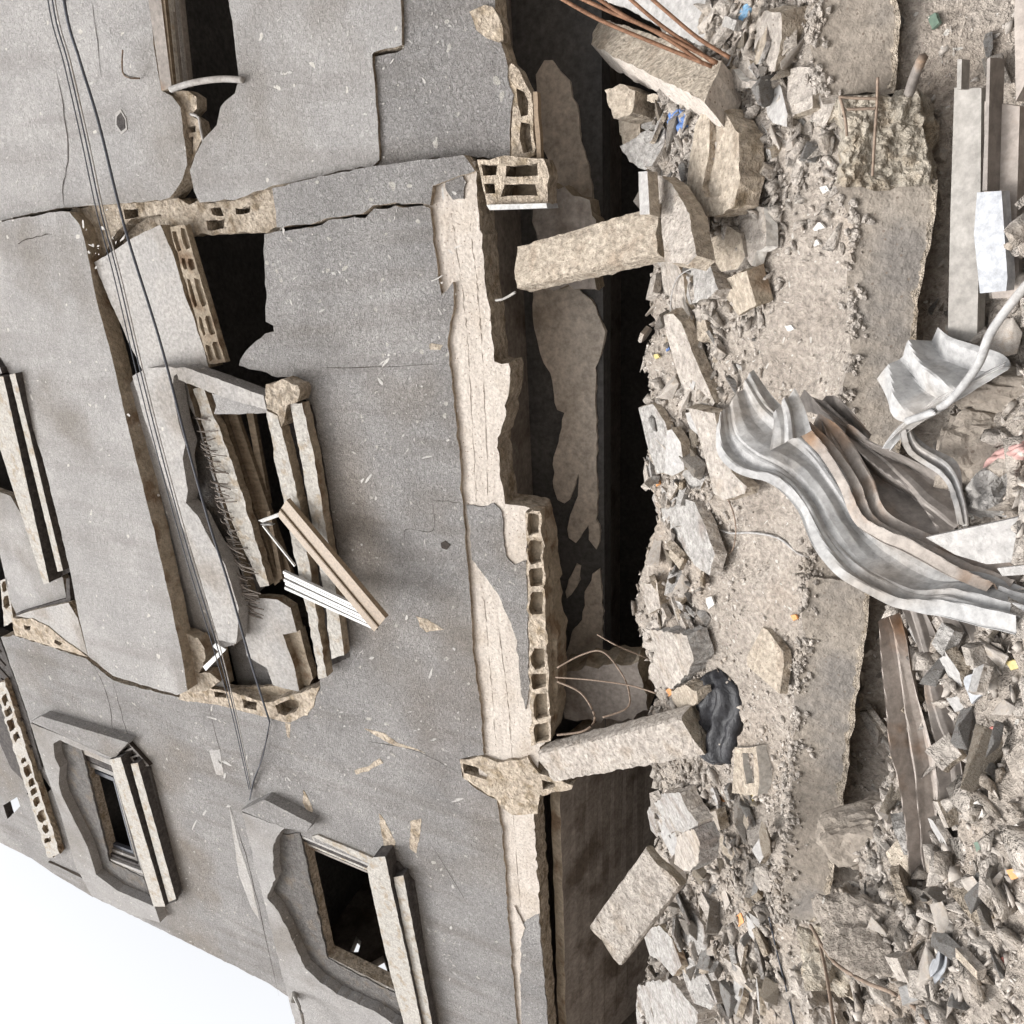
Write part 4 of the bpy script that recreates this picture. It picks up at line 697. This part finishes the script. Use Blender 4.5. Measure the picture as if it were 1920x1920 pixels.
# ---------------------------------------------------- black bag, cloth, wires, litter
def cloth(name, out_secs, m, label, cat, amp=.02, puff=.06, nl=12, nw=22, wr=9):
    A = smooth_pts([G(*s[0]) for s in out_secs], nl); B = smooth_pts([G(*s[1]) for s in out_secs], nl); bm = bmesh.new(); R = []
    for i, (a, b) in enumerate(zip(A, B)):
        u = i/(len(A)-1); row = []
        for j in range(nw+1):
            t = j/nw; p = a.lerp(b, t); e = (math.sin(math.pi*t)**.6)*(math.sin(math.pi*min(1, max(0, u)))**.4 if 0 < u < 1 else 0)
            fold = abs(math.sin(t*wr + 2.2*fbm(Vector((u*1.6, t*.8, 2)), 1, 2)))*.42
            row.append(bm.verts.new(p + SN*(e*puff + e*amp*2.5*fold*2) + Vector((fbm(p, 9, 2), 0, fbm(p, 8, 2)))*amp*.8))
        R.append(row)
    for r0, r1 in zip(R, R[1:]):
        for j in range(nw): bm.faces.new((r0[j], r0[j+1], r1[j+1], r1[j]))
    o = link(name, bm, m, smooth=True, label=label, cat=cat); s = o.modifiers.new('t', 'SOLIDIFY'); s.thickness = .004; s.offset = -1
    return o
bag = cloth('plastic_bag', [((1322,1262),(1350,1252)),((1315,1285),(1378,1275)),((1312,1320),(1392,1310)),((1312,1360),(1392,1350)),((1312,1395),(1385,1400)),((1325,1418),(1375,1425)),((1350,1432),(1372,1432))], 'bag', 'crumpled black plastic bag with white printed scribble lying on the dust', 'plastic bag', .034, .06, wr=11)
bmw = bmesh.new()                          # worn white print on the bag
bv = [v.co + bag.location for v in bag.data.vertices]; nc = 23; rows = len(bv)//nc
for i in range(60):
    r_, c_ = random.randint(int(rows*.42), int(rows*.80)), random.randint(2, 6); pts = []
    for k in range(3):
        pts.append(bv[min(rows-1, max(0, r_+random.randint(-1, 1)))*nc + min(nc-1, c_+random.randint(-1, 1))] + SN*.006); 
    if len({tuple(p) for p in pts}) == 3: tube(bmw, pts, .0022, 4)
o = link('bag_print', bmw, 'white', bag)
cloth('pink_cloth', [((1868,890),(1855,870)),((1885,880),(1880,845)),((1905,870),(1905,832)),((1930,850),(1925,828))], 'pink', 'dusty pink rag lying on the boulder at the right edge', 'cloth', .01, .04)
cloth('blue_cloth', [((1258,205),(1258,245)),((1280,200),(1275,252)),((1300,210),(1290,245))], 'blue', 'blue fabric scrap under the broad broken beam with rusty bars', 'cloth', .01, .03)
cloth('red_ribbon', [((1400,20),(1412,20)),((1396,50),(1410,48)),((1402,80),(1408,80)),((1404,100),(1409,100))], 'red', 'red ribbon scrap hanging down at the top of the heap', 'litter', .004, .01)
cloth('blue_wrapper', [((1380,30),(1392,42)),((1398,10),(1406,30)),((1408,4),(1412,20))], 'skyblue', 'light blue wrapper above the red ribbon scrap', 'litter', .004, .01)
def lit(px, py, w, h, m, lb, lift=.02, name='litter_scrap', cat='litter'):
    q = [(px-w, py-h*.6), (px+w*.4, py-h), (px+w, py+h*.3), (px-w*.2, py+h)]; piece(name, q, lb, m, m, SN, .012, lift, .003, cat=cat, step=.01)
for a in ((1488,1158,6,6,'orange','orange plastic scrap on the dust left of the crumpled metal'),(1254,1298,6,8,'orange','orange scrap wedged between the two rounded stones'),(1386,1725,8,12,'orange','reddish orange brick bit in the lower left rubble'),(1250,652,5,6,'blue','blue bottle cap at the top of the long plank slab'),
          (1230,668,6,5,'yellow','yellow and orange wrapper near the dark opening'),(1350,1500,7,9,'orange','faded orange flakes below the small hollow block'),(1410,1494,4,9,'yellow','yellow scrap beside the small hollow block'),(1232,905,5,8,'orange','red orange scrap near the brown bent slab fragment'),(1280,1250,14,9,'white','curled white plastic piece above the black bag'),(1330,1130,9,12,'white','white rounded plastic shard in the middle of the heap'),
          (1530,425,16,8,'white','larger teardrop shaped white shard on the dusty beam top'),(1528,455,9,6,'white','smaller white shell like shard on the dusty beam top'),(1545,355,10,7,'white','white square plaster bit near the beam end'),(1480,615,9,6,'white','white chip beside the dust slope in the middle'),(1878,1805,7,9,'red','small pink red scrap at the lower right edge'),(1900,1640,14,12,'orange','washed out orange paper at the right edge'),
          (1835,1520,9,22,'white','torn white plastic strip near the right edge'),(1908,1560,10,16,'white','white plastic lump on the right edge above the orange paper'),(1862,1372,10,8,'red','red and white crumpled packet near the right edge'),(1898,1250,14,10,'yellow','dirty yellow paper at the right edge'),(1835,1590,9,14,'green','dark green scrap in the lower right rubble'),(1750,40,10,16,'green','green and white scrap in the gap at the top right'),
          (1825,1290,22,30,'bluegrey','slate blue plastic sheet piece by the metal strips'),(1795,1320,20,16,'plaster_pale','pale angular plate overlapping the slate blue piece')): lit(*a[:6])
def wire(name, pts, r, m, lb, lift=.03, cat='wire', off=None):
    bm = bmesh.new(); c = [PD(p[0], p[1], p[2]) if len(p) > 2 else G(p[0], p[1], lift) for p in pts]; tube(bm, smooth_pts(c, 8), r, 6); return link(name, bm, m, smooth=True, label=lb, cat=cat)
wire('loose_wire', [(1045,1252,5.0),(1090,1228,4.9),(1130,1222,4.8),(1165,1262,4.75),(1180,1300,4.7),(1175,1328,4.7),(1130,1345,4.75)], .006, 'wire', 'looping brown wire arching over the opening beside the leaning pale beam')
wire('loose_wire', [(1042,1270,5.0),(1110,1275,4.8),(1180,1285,4.7),(1230,1300,4.6)], .005, 'wire', 'nearly straight brown wire from the slab edge to the rounded stone')
wire('loose_wire', [(1045,1278,5.0),(1090,1300,4.85),(1115,1345,4.8),(1095,1370,4.8),(1045,1378,4.9)], .007, 'wire', 'thick brown wire loop hanging under the slab edge')
wire('loose_wire', [(1120,1190,5.0),(1160,1212,4.8),(1220,1235),(1262,1250)], .005, 'wire', 'thin brown wire curving over the crumbly concrete lump')
wire('loose_wire', [(1340,985),(1375,1000),(1420,1000),(1470,1010),(1510,1040),(1548,1052)], .007, 'plaster_pale', 'pale strip of wire reaching from the dark hole to the crumpled metal', .03)
wire('loose_wire', [(1380,935),(1392,965),(1396,1000),(1388,1035),(1365,1045)], .004, 'wire', 'fine rusty wire dangling below the plank slab end', .05)
wire('loose_wire', [(1520,1735,3.6),(1560,1800,3.4),(1620,1840,3.2),(1680,1865,3.0),(1730,1905,2.9),(1760,1960,2.8)], .007, 'wire', 'long pale brown wire curving across the bottom right corner')
wire('loose_wire', [(1535,1760,3.6),(1550,1830,3.4),(1565,1930,3.3)], .006, 'wire', 'second wire hanging down from the end of the lying beam')
wire('loose_wire', [(1458,1725),(1475,1800),(1490,1860),(1505,1930)], .005, 'cable', 'thin dark wire trailing over the lower left heap', .05)
wire('loose_wire', [(1285,585),(1288,552),(1300,520),(1330,502),(1345,505)], .004, 'plaster_pale', 'pale string looped over the grey lump', .09)
wire('steel_pipe', [(1705,175,3.0),(1716,140,2.95),(1730,108,2.9)], .017, 'metaldark', 'short dark steel pipe end in the gap right of the beam end', cat='pipe')
wire('loose_wire', [(1812,1500,2.5),(1815,1450,2.45),(1840,1420,2.4),(1870,1415,2.4),(1890,1435,2.4)], .006, 'cablegrey', 'grey hooked wire in the lower right litter')

# ================================================================== LOOSE CHUNKS AND GRAVEL
def hull(sx, sy, sz, n=14, seed=0):
    r = random.Random(seed); bm = bmesh.new()
    for i in range(n):
        v = Vector([r.uniform(-1, 1) for _ in range(3)]); k = max(abs(c) for c in v); v = v/k*r.uniform(.8, 1)
        bm.verts.new((v.x*sx, v.y*sy, v.z*sz))
    bmesh.ops.convex_hull(bm, input=bm.verts); bmesh.ops.delete(bm, geom=[v for v in bm.verts if not v.link_faces], context='VERTS'); return bm
meshes = []
for i in range(36):
    a = random.choice([(1, .7, .45), (1, .8, .2), (1, .6, .18), (1, .8, .6), (1, .42, .25), (1, .5, .3)]); bm = hull(*a, n=random.choice([8, 9, 11]), seed=i+3)
    bmesh.ops.recalc_face_normals(bm, faces=bm.faces); bmesh.ops.bevel(bm, geom=bm.edges[:], offset=.02, segments=1, affect='EDGES')
    me = bpy.data.meshes.new('rubble_chunk'); bm.to_mesh(me); bm.free(); me.materials.append(M[random.choice(['chunk', 'chunk', 'chunkgrey', 'chunktan', 'chunk', 'gravel'])]); meshes.append(me)
ZONES = [((1215,1330),(20,1180),70,.045,'small broken concrete chunk on the upper rim of the heap','chunks along the rim of the opening'),
         ((1220,1460),(1490,1915),75,.055,'small angular concrete chunk in the lower left rubble field','chunks in the lower left rubble field'),
         ((1340,1540),(10,330),42,.04,'small pale chunk among blocks below the rusty bars','chunks at the upper right of the heap'),
         ((1600,1900),(1180,1910),66,.032,'small chunk in the shaded foreground rubble','chunks in the foreground rubble'),
         ((1300,1440),(560,860),25,.032,'small chunk on the gravel between plank slab and lying beam','chunks on the middle gravel'),
         ((1680,1900),(20,760),20,.035,'small chunk in the gap beside the metal profiles','chunks beside the metal profiles')]
CH = []
for (x0, x1), (y0, y1), n, sz, lb, gp in ZONES:
    for i in range(n):
        a, b = random.uniform(x0, x1), random.uniform(y0, y1)
        p = G(a, b); pix = (a, b)
        if p.y > 5.0: continue
        o = bpy.data.objects.new('rubble_chunk', random.choice(meshes)); COL.objects.link(o)
        s = sz*random.choice([.8, 1.1, 1.4, 1.8, 2.4])*random.uniform(.8, 1.2); o.scale = (s, s*random.uniform(.8, 1.1), s)
        o.rotation_euler = (random.uniform(-.7, .9), random.uniform(-.7, .7), random.uniform(0, 6.28)); o.location = p + Vector((0, 0, s*.42))
        tagp(o, lb, 'rubble chunk', gp); CH.append((o, pix, s, o.data.materials[0].name, gp))
vars_ = []
for i in range(14):
    bm = hull(1, random.uniform(.35, .8), random.uniform(.15, .6), n=8, seed=100+i); bmesh.ops.triangulate(bm, faces=bm.faces); bm.verts.index_update()
    vars_.append((np.array([v.co[:] for v in bm.verts]), np.array([[v.index for v in f.verts] for f in bm.faces]))); bm.free()
def gravel(name, n, smin, smax, sampler, m):
    V, Fc, o = [], [], 0
    for i in range(n):
        x, y = sampler()
        den = .5+1.1*fbm((x, y, 11), 1.1, 3)
        if 3.15 < y < 4.0 and x > -3.2: den -= .42
        if random.random() > den+.25: continue
        s = smin*(smax/smin)**(random.random()**2.2); vv, ff = random.choice(vars_)
        R = np.array(Matrix.Rotation(random.uniform(0, 6.3), 3, 'Z') @ Matrix.Rotation(random.uniform(-1, 1), 3, 'X') @ Matrix.Rotation(random.uniform(-1, 1), 3, 'Y'))
        V.append(vv @ R.T*s + np.array([x, y, H(x, y)+s*.15])); Fc.append(ff+o); o += len(vv)
    V = np.concatenate(V); Fc = np.concatenate(Fc); me = bpy.data.meshes.new(name)
    me.vertices.add(len(V)); me.vertices.foreach_set('co', V.ravel()); me.loops.add(Fc.size); me.polygons.add(len(Fc))
    me.loops.foreach_set('vertex_index', Fc.ravel()); me.polygons.foreach_set('loop_start', np.arange(0, Fc.size, 3)); me.update(calc_edges=True); me.validate()
    me.materials.append(M[m]); ob = bpy.data.objects.new(name, me); COL.objects.link(ob)
    ob['kind'] = 'stuff'; return ob
g = gravel('gravel', 62000, .005, .032, lambda: (random.uniform(-7.5, 2.6), random.uniform(1.5, 5.2)), 'gravel'); tagp(g, 'loose grey beige gravel and crumbs strewn over the whole heap', 'gravel')
g = gravel('crushed_rubble', 15000, .02, .085, lambda: random.choice([(random.uniform(-7.8, 2.6), random.uniform(4.2, 5.5)), (random.uniform(-7.8, -3.6), random.uniform(3.2, 5.2)), (random.uniform(-4, 2.2), random.uniform(1.3, 3.2)), (random.uniform(-.6, 1.6), random.uniform(3.5, 4.6))]), 'chunk'); tagp(g, 'broken concrete crumbs piled thickly along the opening and in the foreground', 'rubble')

# ---------------------------------------------------- give every loose chunk its own wording, from what lies nearest to it
for (x0, x1), (y0, y1), n, hs in (((1222,1330),(20,1190),58,(16,30)), ((1235,1450),(1490,1910),48,(14,28)), ((1350,1530),(20,330),20,(14,26)), ((1590,1890),(1180,1900),26,(14,30)), ((1310,1400),(500,760),9,(10,18)), ((1240,1340),(1040,1190),8,(12,24))):
    for i in range(n):
        a, b = random.uniform(x0, x1), random.uniform(y0, y1); r = random.uniform(*hs); el = random.choice([.9, .7, .45, .35]); an = random.gauss(.9, .8) if y0 > 1400 else random.uniform(0, 3.14)
        q = []; k0 = random.choice([4, 4, 5, 6])
        for k in range(k0):
            t = (k+.5)*2*math.pi/k0+random.uniform(-.2, .2); u, v = math.cos(t)*r*1.25, math.sin(t)*r*1.25*el; q.append((a+u*math.cos(an)-v*math.sin(an), b+u*math.sin(an)+v*math.cos(an)))
        if G(a, b).y > 5.1: continue
        nn_ = Vector((random.uniform(-.6, .6), random.uniform(-.8, .1), random.uniform(.4, .9))).normalized(); mt = random.choice(['chunk', 'chunk', 'chunkgrey', 'chunktan', 'plaster_pale'])
        c0 = G(a, b, random.uniform(.035, .085)); sc_ = (c0-EYE).length/F; t1_ = (Matrix.Rotation(an, 3, nn_) @ nn_.orthogonal()).normalized(); t2_ = nn_.cross(t1_)
        bm = bmesh.new(); prism(bm, [[c0 + t1_*(x_-a)*sc_ + t2_*(y_-b)*sc_ for x_, y_ in q]], nn_, random.uniform(.02, .06), .0035, .015, wob=.003)
        o = link('slab_fragment', bm, [mt, random.choice(['chunk', 'edge', 'chunkgrey'])], label='x', cat='slab fragment', group='slab fragments scattered in the heap')
        CH.append((o, (a, b), r/400, {'plaster_pale': 'pale grey'}.get(mt, M[mt].name), 'slab'))
LM = [(1238,360,'narrow white edged tile'),(1340,300,'trough shaped block'),(1365,465,'tan rough faced block'),(1385,550,'square tan block'),(1318,525,'grey lump with string'),(1290,680,'long plank slab'),(1345,850,'broken plank end'),
 (1285,990,'grey tilted wall slab'),(1230,830,'brown grey leaning slab'),(1265,850,'pale split brick'),(1435,1240,'yellow angular tile'),(1250,1235,'crumbly concrete lump'),(1170,1220,'tan boulder at the opening'),(1350,1340,'black plastic bag'),
 (1398,1445,'small hollow block'),(1260,1530,'jagged grey rock'),(1290,1595,'ribbed grey block'),(1332,1545,'pale cube shaped chunk'),(1300,1750,'egg shaped stone'),(1235,1785,'mossy plaster slab'),(1312,1850,'grey split plank'),(1245,1900,'big grey boulder'),(1200,1690,'cracked beam stub'),
 (1440,75,'rounded rusty boulder'),(1365,150,'pale flat slab'),(1392,135,'wedge shaped chunk'),(1455,195,'whitish pointed flake'),(1505,175,'squared pale chunk'),(1548,210,'rough stone by the rebar hoop'),(1405,50,'red ribbon scrap'),
 (1220,950,'brown bent slab fragment'),(1200,1030,'tan brick stub'),(1222,1120,'flat grey brick'),(1386,1725,'orange brick bit'),(1475,1620,'lower end of the lying beam'),(1625,1560,'smooth brown boulder'),(1600,1690,'ridged brown stone'),(1640,1765,'earthy lump'),
 (1560,1800,'crumbly tan rock'),(1690,1400,'rusty metal strip'),(1780,1450,'dark bent metal strip'),(1850,1300,'slate blue piece'),(1878,1805,'pink red scrap'),(1900,1640,'orange paper'),(1835,1520,'torn white strip'),(1862,1372,'red white packet'),(1760,1790,'bluish metal scrap'),
 (1836,848,'rounded tan boulder'),(1808,350,'long metal profile'),(1860,450,'bluish short profile'),(1750,40,'green white scrap'),(1716,140,'dark steel pipe'),(1400,760,'top of the crumpled metal'),(1480,615,'white chip on the slope'),(1720,720,'upper crumpled fold'),(1600,1250,'edge of the lying beam'),(1500,1900,'rough clod at the bottom'),(1420,1850,'thin dark trailing wire')]
TONE = {'dusty_concrete_chunk': 'beige', 'grey_concrete_chunk': 'grey', 'tan_block': 'tan', 'gravel_fragments': 'pale beige'}
seen = {}
for o, (a, b), s_, mn, gp in CH:
    lx, ly, nm = min(LM, key=lambda l: math.hypot(l[0]-a, l[1]-b)); dx, dy = a-lx, b-ly
    dr = ('right of' if dx > 0 else 'left of') if abs(dx) > abs(dy) else ('below' if dy > 0 else 'above')
    sz_ = 'tiny' if s_ < .035 else 'small' if s_ < .055 else 'mid sized' if s_ < .08 else 'larger'
    seen.setdefault(f'{sz_} {TONE.get(mn, mn)} {"slab fragment" if gp == "slab" else "concrete chunk"} {dr} the {nm}', []).append((math.hypot(dx, dy), o))
ORD = ['nearest', 'second nearest', 'third nearest', 'fourth nearest', 'fifth nearest', 'sixth nearest', 'seventh nearest', 'eighth nearest', 'ninth nearest']
for lb, lst in seen.items():
    lst.sort(key=lambda t: t[0])
    for k, (_, o) in enumerate(lst): o['label'] = lb if len(lst) == 1 else f'{ORD[min(k, 8)]} {lb}'
